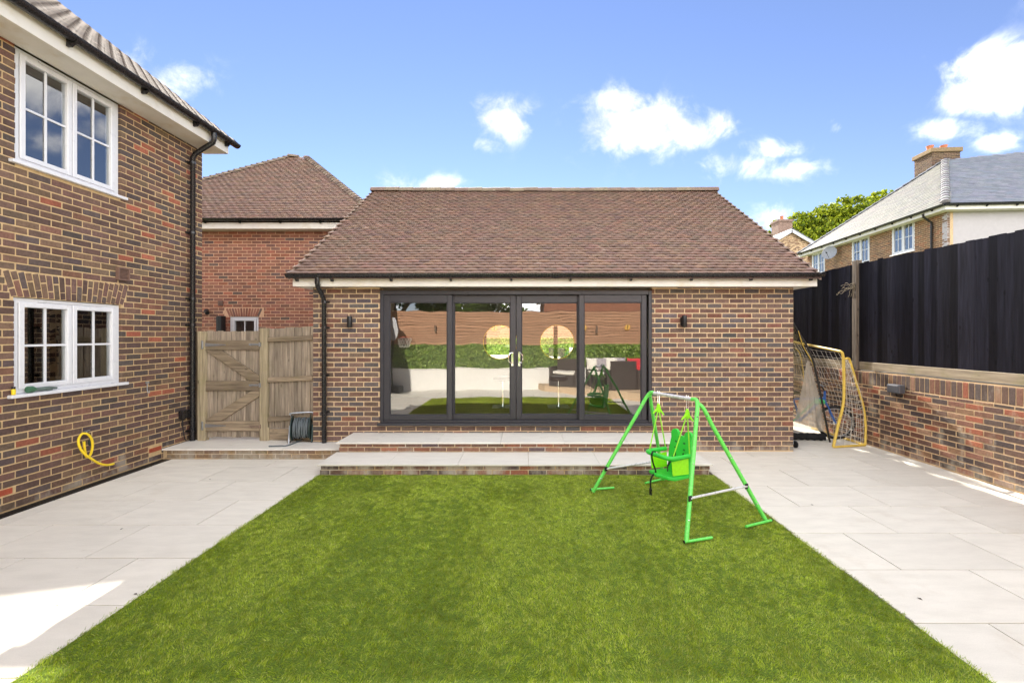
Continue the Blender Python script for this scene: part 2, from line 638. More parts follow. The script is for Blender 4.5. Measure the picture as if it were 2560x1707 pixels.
STONE = m_plain('chimney_stone', lin(140, 118, 88), .9, .2, 14, .4, dirt=lin(150, 140, 40), dscale=7, dlo=.58, dhi=.7)
CLAPB = m_plain('white_clapboard', lin(180, 174, 176), .55, .04, 8)
BLUE = m_plain('blue_paint', lin(44, 98, 178), .35, .08, 12)
GLASS_D = m_glass('door_glass', .165, .17)
GLASS_W = m_glass('window_glass', .14, .05)
INWALL = m_plain('interior_paint', lin(150, 146, 140), .8, .03, 5)
INFLOOR = m_wood('interior_floor', lin(110, 84, 60), lin(150, 120, 90), grain=(1.5, 14, 14), rnd=.1)
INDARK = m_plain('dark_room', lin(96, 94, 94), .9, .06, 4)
LEAF = m_leaf('leaf')
GRASSM = m_leaf('turf_fibre', .22)
RATTAN = m_plain('dark_rattan', lin(66, 54, 50), .6, .3, 90, .8)
CUSHW = m_plain('cream_cushion', lin(236, 230, 218), .9, .05, 10)
CUSHR = m_plain('red_cushion', lin(206, 60, 70), .9, .06, 10)
CUSHG = m_plain('grey_cushion', lin(168, 160, 164), .9, .25, 26)
GOLD = m_plain('brass_frame', lin(222, 190, 90), .3, .05, 8, metal=.7)


def m_mirror():
    m, n, l, b = M('mirror_glass')
    b.inputs['Base Color'].default_value = (.93, .93, .92, 1)
    b.inputs['Metallic'].default_value = 1
    b.inputs['Roughness'].default_value = 0.01
    return m


MIRROR = m_mirror()


def m_sheer(name, col, t=.45):
    m, n, l, b = M(name)
    b.inputs['Base Color'].default_value = col
    b.inputs['Roughness'].default_value = .9
    tr = n.new('ShaderNodeBsdfTransparent')
    mx = n.new('ShaderNodeMixShader')
    w = n.new('ShaderNodeTexNoise')
    w.inputs['Scale'].default_value = 60
    mr_ = n.new('ShaderNodeMapRange')
    mr_.inputs['To Min'].default_value = t - .2
    mr_.inputs['To Max'].default_value = t + .2
    l.new(w.outputs[0], mr_.inputs['Value'])
    l.new(mr_.outputs[0], mx.inputs[0])
    out = [x for x in n if x.type == 'OUTPUT_MATERIAL'][0]
    l.new(b.outputs[0], mx.inputs[1])
    l.new(tr.outputs[0], mx.inputs[2])
    l.new(mx.outputs[0], out.inputs['Surface'])
    return m


SHEER = m_sheer('fine_white_mesh', lin(206, 200, 186), .5)

# ------------------------------------------------------------------ brickwork
BT = np.array([(-.5, -.5, 0), (.5, -.5, 0), (.5, .5, 0), (-.5, .5, 0)])


def brick_template(w, h, depth, ch=.004, jit=0.0):
    """12 points: chamfered front ring, outer ring, back ring, in (u, v, d); 9 quads"""
    v = []
    for (sx, sy, d) in [(w / 2 - ch, h / 2 - ch, 0), (w / 2, h / 2, -ch), (w / 2, h / 2, -depth)]:
        for (i, j) in ((-1, -1), (1, -1), (1, 1), (-1, 1)):
            v.append((i * sx, j * sy, d))
    v = np.array(v)
    if jit:
        v[:8] += NP.uniform(-jit, jit, (8, 3)) * np.array((1, 1, .8))
    return v


BQ = np.array([(0, 1, 2, 3)] + [(4 + k, 4 + (k + 1) % 4, (k + 1) % 4, k) for k in range(4)] + [(8 + k, 8 + (k + 1) % 4, 4 + (k + 1) % 4, 4 + k) for k in range(4)])
VARIANTS = {}


def pick(palette, lo=.82, hi=1.2):
    r = R.random() * sum(p[1] for p in palette)
    for c, w in palette:
        r -= w
        if r <= 0:
            break
    k = R.uniform(lo, hi)
    return tuple(min(1, x * k * R.uniform(.95, 1.05)) for x in c[:3]) + (1,)


def visible_weight(p):
    if p.y < .5:
        return 0
    x, y = CX + F * p.x / p.y, CY - F * (p.z - H) / p.y
    return (1.0 / p.y) if (-30 < x < 2590 and -30 < y < 1740) else 0


def brickwork(parent, fr, rects, palette, mat, key, w=.215, h=.063, limit=300, depth=.09, extra=None, name='brick', dj=.0014, jit=.0018):
    """rects: (u0,u1,v0,v1) of every brick on frame fr (plus optional rotated ones in extra: centre u,v,w,h,angle).
    The largest in view become objects of their own, the rest one mesh."""
    items = [((a + b) / 2, (c + d) / 2, b - a, d - c, 0.0) for (a, b, c, d) in rects] + (extra or [])
    wt = sorted(range(len(items)), key=lambda i: -visible_weight(fr.pt(items[i][0], items[i][1], 0)))
    single = set(i for i in wt[:limit] if visible_weight(fr.pt(items[i][0], items[i][1], 0)) > 0)
    if key not in VARIANTS:
        VARIANTS[key] = []
        for k in range(36):
            c = pick(palette)
            VARIANTS[key].append(np_mesh(name, brick_template(w, h, depth, .004, jit), BQ, mat, np.tile(np.array(c), (12, 1))))
    V, Q, Cc = [], [], []
    U, Zv, N, O = (np.array(x) for x in (fr.u, ZUP, fr.n, fr.o))
    for i, (u, v, bw, bh, ang) in enumerate(items):
        d = R.uniform(-dj, dj)
        if i in single:
            m = fr.mat(u, v, d) @ Matrix.Rotation(ang, 4, 'Z') @ Matrix.Diagonal((bw / w, bh / h, 1, 1))
            link(name, R.choice(VARIANTS[key]), parent, m)
        else:
            t = brick_template(bw, bh, depth, .004, jit)
            if ang:
                ca, sa = math.cos(ang), math.sin(ang)
                t = np.stack((t[:, 0] * ca - t[:, 1] * sa, t[:, 0] * sa + t[:, 1] * ca, t[:, 2]), 1)
            t = t + np.array((u, v, d))
            V.append(O + t[:, :1] * U + t[:, 1:2] * Zv + t[:, 2:] * N)
            Q.append(BQ + 12 * len(Q))
            Cc.append(np.tile(np.array(pick(palette)), (12, 1)))
    if V:
        o = link(name + '_courses', np_mesh(name + '_courses', np.concatenate(V), np.concatenate(Q), mat, np.concatenate(Cc)), parent)
        o['kind'] = 'stuff'


def bond(ulen, v0, v1, course, blen, holes, joint=.0125, phase=0.0, start=None, top=None):
    """stretcher bond rectangles; holes (u0,u1,v0,v1); top(u) optional upper limit"""
    out = []
    n = int(math.ceil((v1 - v0) / course - 1e-6))
    for k in range(n):
        a, b = v0 + k * course + joint, min(v0 + (k + 1) * course, v1)
        if b - a < .012:
            continue
        off = phase + (.5 * blen if k % 2 else 0)
        u = -((off) % blen)
        edges = []
        while u < ulen:
            edges.append((max(0, u + joint), min(ulen, u + blen)))
            u += blen
        for (p, q) in edges:
            segs = [(p, q)]
            for (h0, h1, g0, g1) in holes:
                if b <= g0 + .002 or a >= g1 - .002:
                    continue
                ns = []
                for (s, t) in segs:
                    if t <= h0 or s >= h1:
                        ns.append((s, t))
                    else:
                        if s < h0 - .001:
                            ns.append((s, h0))
                        if t > h1 + .001:
                            ns.append((h1, t))
                segs = ns
            for (s, t) in segs:
                if t - s < .028:
                    continue
                bb = b
                if top is not None:
                    bb = min(b, top((s + t) / 2))
                    if bb - a < .015:
                        continue
                out.append((s, t, a, bb))
    return out


def backing(fr, ulen, v0, v1, holes, face=-.0045, thick=.1, grow=.006):
    """mortar bed: front face with openings and their reveals, plus outer edges and back"""
    mb = MB()
    hs = [(a - grow, b + grow, c - grow, d + grow) for (a, b, c, d) in holes]
    us = sorted(set([0, ulen] + [x for h in hs for x in h[:2] if 0 < x < ulen]))
    vv = sorted(set([v0, v1] + [x for h in hs for x in h[2:] if v0 < x < v1]))
    for i in range(len(us) - 1):
        for j in range(len(vv) - 1):
            cu, cv = (us[i] + us[i + 1]) / 2, (vv[j] + vv[j + 1]) / 2
            if any(h[0] < cu < h[1] and h[2] < cv < h[3] for h in hs):
                continue
            for d, fl in ((face, 0), (face - thick, 1)):
                p = [fr.pt(us[i], vv[j], d), fr.pt(us[i + 1], vv[j], d), fr.pt(us[i + 1], vv[j + 1], d), fr.pt(us[i], vv[j + 1], d)]
                mb.poly(p[::-1] if fl else p)

    def ring(a, b, c, e, inward):
        q = [(a, c), (b, c), (b, e), (a, e)]
        for k in range(4):
            (x0, y0), (x1, y1) = q[k], q[(k + 1) % 4]
            p = [fr.pt(x0, y0, face), fr.pt(x1, y1, face), fr.pt(x1, y1, face - thick), fr.pt(x0, y0, face - thick)]
            mb.poly(p if inward else p[::-1])
    for h in hs:
        ring(max(0, h[0]), min(ulen, h[1]), max(v0, h[2]), min(v1, h[3]), True)
    ring(0, ulen, v0, v1, False)
    return mb


def P(*cw, k=1.0):
    return [(tuple(x * k for x in lin(*c)[:3]) + (1,), w) for c, w in cw]


PAL_HOUSE = P(((104, 84, 76), 8), ((118, 92, 80), 6), ((96, 84, 80), 4), ((132, 96, 80), 4), ((168, 100, 78), 1.8), ((120, 100, 82), 2), k=.78)
PAL_ROOM = P(((132, 109, 98), 6), ((138, 107, 93), 4), ((116, 106, 104), 5), ((102, 96, 98), 3), ((144, 101, 86), 2), ((126, 102, 92), 4), k=.68)
PAL_WALL = P(((114, 88, 78), 5), ((128, 92, 76), 4), ((100, 84, 78), 4), ((160, 98, 74), 2), ((142, 112, 88), 2), ((92, 78, 76), 2), k=.8)
PAL_STEP = P(((116, 92, 80), 5), ((130, 98, 82), 3), ((96, 84, 82), 3), ((140, 92, 74), 1))
PAL_LAND = P(((132, 112, 88), 5), ((142, 118, 92), 3), ((120, 100, 80), 3))
PAL_RED = P(((162, 112, 94), 6), ((150, 104, 88), 5), ((170, 110, 88), 3), ((142, 104, 92), 3), ((116, 98, 92), .8), k=.78)
PAL_BROWN = P(((150, 118, 96), 5), ((164, 128, 102), 4), ((134, 106, 92), 3), ((172, 120, 92), 1.5), k=.62)


# ------------------------------------------------------------------ roofs
def tile_template(w, length, lift, thick, camber, segs=4):
    """curved tile: (u along row, s up the slope, n off the roof); lower edge lifted"""
    v = []
    for s, base in ((0, lift), (length, .004)):
        for k in range(segs + 1):
            t = k / segs
            v.append(((t - .5) * w, s, base + camber * (1 - (2 * t - 1) ** 2)))
    for k in range(segs + 1):
        t = k / segs
        v.append(((t - .5) * w, .002, lift - thick + camber * (1 - (2 * t - 1) ** 2)))
    q, m = [], segs + 1
    for k in range(segs):
        q.append((k, k + 1, m + k + 1, m + k))
        q.append((2 * m + k, 2 * m + k + 1, k + 1, k))
    # sides
    q.append((2 * m, 0, m, m))
    q.append((segs, 2 * m + segs, m + segs, m + segs))
    return np.array(v, float), q


def tiles(parent, O, U, S, rows, gauge, width, inside, palette, mat, key, w_gap=.003, lift=.036, thick=.02, camber=.0055, limit=300,
          count=None, name='roof_tile', segs=4, jit=.0025):
    """rows of tiles on the plane O + u U + s S. inside(u, s) -> bool. U, S unit."""
    O, U, S = Vector(O), Vector(U).normalized(), Vector(S).normalized()
    N = U.cross(S).normalized()
    tv, tq = tile_template(width - w_gap, gauge * 1.35, lift, thick, camber, segs)
    tq4 = np.array([q for q in tq if len(set(q)) == 4])
    tq3 = np.array([list(dict.fromkeys(q)) for q in tq if len(set(q)) == 3])
    if key not in VARIANTS:
        VARIANTS[key] = []
        for k in range(24):
            c = pick(palette, .95, 1.05)
            me = bpy.data.meshes.new(name)
            me.from_pydata([tuple(p) for p in tv], [], [tuple(dict.fromkeys(q)) for q in tq])
            at = me.color_attributes.new('col', 'FLOAT_COLOR', 'POINT')
            at.data.foreach_set('color', np.tile(np.array(c, dtype=np.float32), (len(tv), 1)).ravel())
            me.materials.append(mat)
            VARIANTS[key].append(me)
    pos = []
    for r in range(rows):
        off = (.5 * width if r % 2 else 0)
        for k in range(count[0], count[1]):
            u = k * width + off
            if inside(u, r * gauge):
                pos.append((u, r * gauge))
    wt = sorted(range(len(pos)), key=lambda i: -visible_weight(O + U * pos[i][0] + S * pos[i][1]))
    single = set(i for i in wt[:limit] if visible_weight(O + U * pos[i][0] + S * pos[i][1]) > 0)
    rest = []
    base = Matrix((U, S, N)).transposed().to_4x4()
    for i, (u, s) in enumerate(pos):
        du, ds, dn, rot = R.uniform(-.0015, .0015), R.uniform(-.004, .004), R.uniform(0, jit), R.uniform(-.012, .012)
        if i in single:
            m = base.copy()
            m.translation = O + U * (u + du) + S * (s + ds) + N * dn
            link(name, R.choice(VARIANTS[key]), parent, m @ Matrix.Rotation(rot, 4, 'Z'))
        else:
            rest.append((u + du, s + ds, dn, rot))
    if rest:
        a = np.array(rest)
        ca, sa = np.cos(a[:, 3])[:, None], np.sin(a[:, 3])[:, None]
        lx = tv[None, :, 0] * ca - tv[None, :, 1] * sa + a[:, :1]
        ly = tv[None, :, 0] * sa + tv[None, :, 1] * ca + a[:, 1:2]
        lz = tv[None, :, 2] + a[:, 2:3]
        Un, Sn, Nn, On = (np.array(x) for x in (U, S, N, O))
        V = (On + lx[..., None] * Un + ly[..., None] * Sn + lz[..., None] * Nn).reshape(-1, 3)
        k = len(tv)
        idx = np.arange(len(rest))[:, None, None] * k
        tri = np.concatenate((tq4[:, [0, 1, 2]], tq4[:, [0, 2, 3]], tq3))
        T = (tri[None] + idx).reshape(-1, 3)
        cols = np.repeat(np.array([pick(palette, .95, 1.05) for _ in rest]), k, axis=0)
        o = link(name + '_courses', np_mesh(name + '_courses', V, T, mat, cols, tris=True), parent)
        o['kind'] = 'stuff'


PAL_TILE = P(((150, 125, 112), 6), ((155, 129, 115), 5), ((145, 122, 110), 4), ((158, 130, 114), 2.5), ((138, 117, 107), 2), k=.82)
PAL_TILE_L = P(((98, 84, 76), 6), ((108, 94, 84), 5), ((88, 76, 70), 3), k=.6)
PAL_SLATE = P(((158, 164, 176), 5), ((150, 156, 168), 5), ((168, 172, 182), 3), k=.5)
PAL_SLATE2 = P(((112, 110, 106), 5), ((106, 105, 102), 5), ((118, 116, 110), 3), k=.8)


def gutter(parent, a, b, r=.058, out=Vector((0, -1, 0)), brackets=(), name='gutter', bz=None, mat=None):
    """half-round gutter from a to b (centre line of the rim), open upwards; brackets at fractions"""
    a, b, out = Vector(a), Vector(b), Vector(out)
    mb = MB()
    n = 10
    pr = []
    for k in range(n + 1):
        t = math.pi * k / n
        pr.append((math.cos(t) * r, -math.sin(t) * r))
    pi_ = [(x * .9, y * .9) for (x, y) in reversed(pr)]
    loop = pr + pi_
    V = [a + out * x + ZUP * y for (x, y) in loop] + [b + out * x + ZUP * y for (x, y) in loop]
    m = len(loop)
    fc = [(i, (i + 1) % m, m + (i + 1) % m, m + i) for i in range(m)]
    for e, fl in ((0, 1), (m, 0)):
        f = tuple(e + i for i in range(n + 1))
        fc.append(f[::-1] if fl else f)
    mb.add(V, fc)
    g = mb.build(name, mat or BLACKP, parent, smooth=True)
    d = (b - a)
    for t in brackets:
        c = a + d * t
        k = MB()
        e = d.normalized() * .014
        pts = []
        for q in range(n + 1):
            th = math.pi * q / n
            pts.append((math.cos(th) * (r + .006), -math.sin(th) * (r + .006)))
        pts = pts[1:] + [(-r - .004, .0), (-r - .004, -r - .045), (-r * .35, -r - .045)]
        k.add([c - e + out * x + ZUP * y for (x, y) in pts] + [c + e + out * x + ZUP * y for (x, y) in pts],
              [tuple(range(len(pts)))[::-1], tuple(range(len(pts), 2 * len(pts)))] + [(i, (i + 1) % len(pts), len(pts) + (i + 1) % len(pts), len(pts) + i) for i in range(len(pts))])
        k.build('gutter_bracket', mat or BLACKP, g)
    return g


def downpipe(parent, pts, r, clips, wall_dir):
    mb = MB()
    mb.tube(pts, r, 14)
    o = mb.build('downpipe', BLACKP, parent, smooth=True)
    for (p, col) in clips:
        k = MB()
        p = Vector(p)
        k.lathe([(r + .002, -.02), (r + .007, -.018), (r + .007, .018), (r + .002, .02)], p, ZUP, 14)
        k.bar(p + wall_dir * (r + .002), p + wall_dir * (r + .05), .05, .03)
        side = wall_dir.cross(ZUP)
        k.bar(p + wall_dir * (r + .03) - side * .055, p + wall_dir * (r + .03) + side * .055, .012, .025)
        k.build('pipe_clip', BLACKP, o, smooth=True)
    return o


def casement(parent, fr, w, h, lights=2, bars=True, setback=.05, fw=.055, sash=.05, sill=True, room=1.2, name='window', sill_over=.06, glass=None, barcols=2, room_mat=None, lined=True):
    """white casement window: outer frame > sashes, panes, glazing bars, sill. fr origin = lower left of the opening"""
    d1, d0 = -setback, -setback - .06
    o = MB()
    o.fbox(fr, 0, fw, 0, h, d0, d1).fbox(fr, w - fw, w, 0, h, d0, d1)
    o.fbox(fr, fw, w - fw, 0, fw, d0, d1).fbox(fr, fw, w - fw, h - fw, h, d0, d1)
    lw = (w - 2 * fw) / lights
    for k in range(1, lights):
        o.fbox(fr, fw + lw * k - .014, fw + lw * k + .014, fw, h - fw, d0, d1 - .003)
    win = o.build(name, WHITE, parent, bevel=.004)
    for k in range(lights):
        a, b = fw + lw * k + .004, fw + lw * (k + 1) - .004
        s = MB()
        sd0, sd1 = d1 - .045, d1 + .014
        v0, v1 = fw - .012, h - fw + .012
        s.fbox(fr, a, a + sash, v0, v1, sd0, sd1).fbox(fr, b - sash, b, v0, v1, sd0, sd1)
        s.fbox(fr, a + sash, b - sash, v0, v0 + sash, sd0, sd1).fbox(fr, a + sash, b - sash, v1 - sash, v1, sd0, sd1)
        s.build('sash', WHITE, win, bevel=.005)
        ga, gb, gv0, gv1 = a + sash, b - sash, v0 + sash, v1 - sash
        g = MB()
        g.fbox(fr, ga - .004, gb + .004, gv0 - .004, gv1 + .004, sd0 + .018, sd0 + .026)
        g.build('pane', glass or GLASS_W, win)
        if bars:
            c = MB()
            for q in range(1, barcols):
                x = ga + (gb - ga) * q / barcols
                c.fbox(fr, x - .011, x + .011, gv0, gv1, sd0 + .028, sd0 + .038)
            y = (gv0 + gv1) / 2
            c.fbox(fr, ga, gb, y - .011, y + .011, sd0 + .0285, sd0 + .0375)
            c.build('glazing_bar', WHITE, win)
    v = MB()
    v.fbox(fr, w * .2, w * .8, h - fw * .62, h - fw * .30, d1, d1 + .012)
    v.build('trickle_vent', WHITE, win, bevel=.003)
    if sill:
        s = MB()
        s.fbox(fr, -sill_over, w + sill_over, -.035, -.001, -setback - .02, .045)
        s.build('sill', WHITE, win, bevel=.006)
    if room:
        r = MB()
        a, b, c, e, z0, z1 = -.5, w + .5, -.45, h + .25, -room, d0 - .02
        q = lambda *p: r.poly([fr.pt(*x) for x in p])
        q((a, c, z0), (b, c, z0), (b, e, z0), (a, e, z0))
        q((a, c, z1), (b, c, z1), (b, c, z0), (a, c, z0))
        q((a, e, z0), (b, e, z0), (b, e, z1), (a, e, z1))
        q((a, c, z0), (a, e, z0), (a, e, z1), (a, c, z1))
        q((b, c, z1), (b, e, z1), (b, e, z0), (b, c, z0))
        r.build('room_lining', room_mat or INDARK, win)
    return win

# ------------------------------------------------------------------ ground, paving, lawn
YG = 6.67                      # front of the garden room
XH, XW = -5.12, 5.47           # house wall, right boundary wall
GX0, GX1 = -3.187, 4.03
YB = -.83                      # white wall behind the camera
g = MB()
g.poly([(-1500, -1500, -.06), (1500, -1500, -.06), (1500, 1500, -.06), (-1500, 1500, -.06)])
tag(g.build('ground', m_plain('rough_ground', lin(96, 104, 62), .95, .25, 1.5)), kind='structure')

pb = MB()
pb.box(XH - .0, XW, YB, 12.0, -.05, -.008)
patio = tag(pb.build('patio', JOINT), kind='structure')


def slabs(parent, x0, x1, y0, y1, ylines, pw, phases, z=0.0, mat=None, name='paving_slab', th=.03, gap=.009, thing_cut=None):
    """running-bond slabs between the given row lines, clipped to the rectangle"""
    for k in range(len(ylines) - 1):
        a, b = max(ylines[k], y0), min(ylines[k + 1], y1)
        if b - a < .04:
            continue
        ph = phases[k % len(phases)]
        n0 = math.floor((x0 - ph) / pw)
        x = ph + n0 * pw
        while x < x1:
            p, q = max(x, x0), min(x + pw, x1)
            if q - p > .03:
                m = MB()
                m.box(p + gap / 2, q - gap / 2, a + gap / 2, b - gap / 2, z - th, z + R.uniform(-.0008, .0008))
                m.build(name, mat or SLAB, parent, bevel=.0015)
            x += pw


LX0, LX1, LY0, LY1 = -2.57, 2.34, 1.06, 5.53
yl = [2.869 + .6105 * k for k in range(-7, 7)]
slabs(patio, -4.99, LX0 - .004, YB, 6.27, yl, .885, [-3.03, -3.46][::1] if (-7 % 2 == 0) else [-3.46, -3.03])
yr = [2.691 + .6145 * k for k in range(-6, 16)]
slabs(patio, LX1 + .004, XW - .004, YB, 11.9, yr, .935, [3.296 - .935 * 0, 2.803])
ym = [LY0 - .6145 * k for k in range(4, -1, -1)]
slabs(patio, LX0, LX1, YB, LY0 - .002, ym, .9, [-.2, .25])
# slot drain along the house
dr = MB()
dr.box(XH + .002, -4.995, 0, 6.265, -.03, -.012)
dch = dr.build('drain_channel', BLACKM, patio)
gr = MB()
y = 3.0
while y < 6.25:
    gr.box(-5.105, -5.01, y, y + .018, -.011, .001)
    y += .03
gr.box(-5.118, -5.105, 0, 6.262, -.011, .002).box(-5.01, -4.998, 0, 6.262, -.011, .002)
gr.build('drain_grating', BLACKM, dch)

# artificial turf
lb = MB()
lb.box(LX0, LX1, LY0, LY1, -.03, .006)
lawn_bed = tag(lb.build('lawn', m_plain('turf_backing', lin(84, 106, 20), .95, .3, 60)), kind='structure')


def vnoise(x, y, s, seed):
    r = np.random.default_rng(seed)
    n = 64
    gtab = r.random((n, n))
    xs, ys = x * s + 7.3, y * s + 3.1
    xi, yi = np.floor(xs).astype(int), np.floor(ys).astype(int)
    fx, fy = xs - xi, ys - yi
    fx, fy = fx * fx * (3 - 2 * fx), fy * fy * (3 - 2 * fy)
    at = lambda a, b: gtab[a % n, b % n]
    return (at(xi, yi) * (1 - fx) + at(xi + 1, yi) * fx) * (1 - fy) + (at(xi, yi + 1) * (1 - fx) + at(xi + 1, yi + 1) * fx) * fy


NB = 720000
bx = NP.uniform(LX0 - .012, LX1 + .012, NB)
by = LY0 + (LY1 - LY0) * NP.random(NB) ** .92
bx += np.where((bx < LX0 + .05) | (bx > LX1 - .05), NP.normal(0, .012, NB), 0)
by = np.minimum(by, LY1 - .004)
th = vnoise(bx * 1.6, by * .5, 1.1, 1) * 6 + vnoise(bx, by, 3.3, 2) * 3 + vnoise(bx, by, 24, 13) * 5.0 + NP.normal(0, .7, NB)
lean = np.clip(.68 + .36 * vnoise(bx * 1.9, by * .5, 2.1, 4) + .5 * (vnoise(bx, by, 24, 8) - .5) + NP.normal(0, .25, NB), .1, 1.45)
hh = NP.uniform(.013, .022, NB) * (.72 + .15 * vnoise(bx, by, 1.7, 5) + .55 * vnoise(bx, by, 26, 14))
ww = NP.uniform(.0022, .0038, NB)
lx, ly, lz = np.cos(th) * np.sin(lean), np.sin(th) * np.sin(lean), np.cos(lean)
ph = NP.uniform(0, math.pi, NB)
wx, wy = np.cos(ph) * ww / 2, np.sin(ph) * ww / 2
base = np.stack((bx, by, np.full(NB, .004)), 1)
tip = base + np.stack((lx * hh, ly * hh, lz * hh), 1)
V = np.empty((NB, 3, 3))
V[:, 0] = base + np.stack((-wx, -wy, np.zeros(NB)), 1)
V[:, 1] = base + np.stack((wx, wy, np.zeros(NB)), 1)
V[:, 2] = tip
pal = np.array([lin(163, 183, 40)[:3], lin(183, 199, 72)[:3], lin(143, 170, 26)[:3], lin(204, 212, 118)[:3], lin(192, 188, 112)[:3]])
ci = NP.choice(5, NB, p=[.34, .27, .22, .12, .05])
cc = pal[ci] * .9 * (.56 + .34 * vnoise(bx * 2.2, by * .5, 2.4, 6) + .24 * vnoise(bx, by, 6, 16) + .5 * vnoise(bx, by, 28, 9))[:, None] * NP.uniform(.8, 1.2, NB)[:, None]
cc = np.concatenate((cc, np.ones((NB, 1))), 1)
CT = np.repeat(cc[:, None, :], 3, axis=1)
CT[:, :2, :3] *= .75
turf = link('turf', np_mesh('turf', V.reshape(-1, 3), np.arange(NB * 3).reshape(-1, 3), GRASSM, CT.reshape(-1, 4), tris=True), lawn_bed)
tag(turf, kind='stuff')

# ------------------------------------------------------------------ steps and landing


def step(name, x0, x1, yf, yb, z0, z1, joints, label, palette, key, mat, over=.03, side=(True, True), th=.022):
    t = thing(name, ((x0 + x1) / 2, yf, z0), label, 'step')
    fr = Frame((x0 + over, yf + over, z0), (1, 0, 0), (0, -1, 0))
    L, hgt = x1 - x0 - 2 * over, z1 - z0 - th
    c = MB()
    c.box(x0 + over + .007, x1 - over - .007, yf + over + .007, yb, z0, z1 - th)
    core = c.build('riser', MORTAR_STEP, t)
    course = hgt / 2
    brickwork(core, fr, bond(L, 0, hgt, course, .225, [], phase=.11), palette, mat, key)
    dep = yb - yf - over
    if side[0]:
        f2 = Frame((x0 + over, yb, z0), (0, -1, 0), (-1, 0, 0))
        brickwork(core, f2, bond(dep - .1, 0, hgt, course, .225, []), palette, mat, key)
    if side[1]:
        f3 = Frame((x1 - over, yf + over + .1, z0), (0, 1, 0), (1, 0, 0))
        brickwork(core, f3, bond(dep - .1, 0, hgt, course, .225, []), palette, mat, key)
    xs = [x0] + joints + [x1]
    for a, b in zip(xs[:-1], xs[1:]):
        m = MB()
        m.box(a + .002, b - .002, yf, yb - .002, z1 - th + .001, z1 + R.uniform(-.0006, .0006))
        m.build('tread_slab', TREAD, t, bevel=.002)
    return t


jx = lambda xs, Y: [(x - CX) * Y / F for x in xs]
step('garden_step', -2.587, 2.33, 5.50, 6.087, 0, .147, jx([966.5, 1143.8, 1321, 1500, 1678], 5.50),
     'lower pale stone step of the garden room, its brick riser meeting the lawn', PAL_STEP, 'step', BRICK_STEP)
step('garden_step', -2.58, 2.30, 6.05, YG - .001, .147, .286, jx([931.7, 1091, 1251, 1411, 1571], 6.05),
     'upper pale stone step directly below the sliding doors', PAL_STEP, 'step2', BRICK)
land = thing('landing', (-3.8, 6.25, 0), 'low paved landing on a brick base in front of the wooden side gate', 'landing')
c = MB()
c.box(XH + .003, -2.53, 6.277, 9.9, -.01, .125)
core = c.build('riser', MORTAR_STEP, land)
brickwork(core, Frame((-5.06, 6.27, 0), (1, 0, 0), (0, -1, 0)), bond(2.53, 0, .124, .062, .225, [], phase=.05), PAL_LAND, BRICK_OLD, 'landing', h=.052)
xs = [-5.117, -4.28, -3.42, -2.545]
for a, b in zip(xs[:-1], xs[1:]):
    for (p, q) in ((6.245, 6.84), (6.846, 7.44), (7.446, 8.04), (8.046, 9.9)):
        if b > -2.6 and p > 6.5:
            continue
        if b > -2.6:
            q = 6.66
        m = MB()
        m.box(a + .003, b - .003, p, q, .1255, .147)
        m.build('tread_slab', TREAD, land, bevel=.002)
m = MB()
m.box(-3.414, GX0 - .012, 6.846, 9.9, .1255, .1465)
m.build('tread_slab', TREAD, land, bevel=.002)

# ------------------------------------------------------------------ garden room
GR = thing('garden_room', (.42, YG, 0), 'single-storey brick garden room with brown tiled roof and wide dark sliding doors', 'outbuilding')
SG = F / YG
DX0, DX1, DZ0, DZ1 = -2.181, 1.903, .405, 2.419
fr = Frame((GX0, YG, 0), (1, 0, 0), (0, -1, 0))
WL, WT = GX1 - GX0, 2.52
hole = (DX0 - GX0, DX1 - GX0, DZ0, DZ1 + .055)
low = (-2.54 - GX0 + 0.0, 2.26 - GX0, -.1, .262)
wall = backing(fr, WL, 0, WT, [hole], thick=.2).build('wall', MORTAR_ROOM, GR)
rects = bond(WL, .006, WT, .0737, .2243, [hole], phase=.03)
rects = [r for r in rects if not (r[3] < .262 and r[0] > low[0] and r[1] < low[1])]
lx0, lx1 = (907 - CX) / SG - GX0, (1694 - CX) / SG - GX0
rects = [r for r in rects if not (r[2] > 2.40 and r[1] > lx0 and r[0] < lx1 and r[3] > 2.475)] + [(a, b, c, min(d, 2.473)) for (a, b, c, d) in rects if (c > 2.40 and b > lx0 and a < lx1 and d > 2.475 and 2.473 - c > .03 and (b < hole[0] or a > hole[1]))]
brickwork(wall, fr, rects, PAL_ROOM, BRICK, 'room')
m = MB()
m.fbox(fr, lx0, lx1, 2.476, WT, -.02, .012)
m.build('lintel_trim', LINTEL, GR)
# side and rear walls
for (O, u, n, L) in (((GX0, 12.9, 0), (0, -1, 0), (-1, 0, 0), 12.9 - YG - .1), ((GX1, YG + .1, 0), (0, 1, 0), (1, 0, 0), 12.9 - YG - .1)):
    f2 = Frame(O, u, n)
    s = backing(f2, L, 0, WT, [], thick=.15).build('wall', MORTAR_ROOM, GR)
    brickwork(s, f2, bond(L, .006, WT, .0737, .2243, []), PAL_ROOM, BRICK, 'room', limit=0)
m = MB()
m.box(GX0, GX1, 12.8, 12.9, 0, WT)
m.build('wall', MORTAR_ROOM, GR)
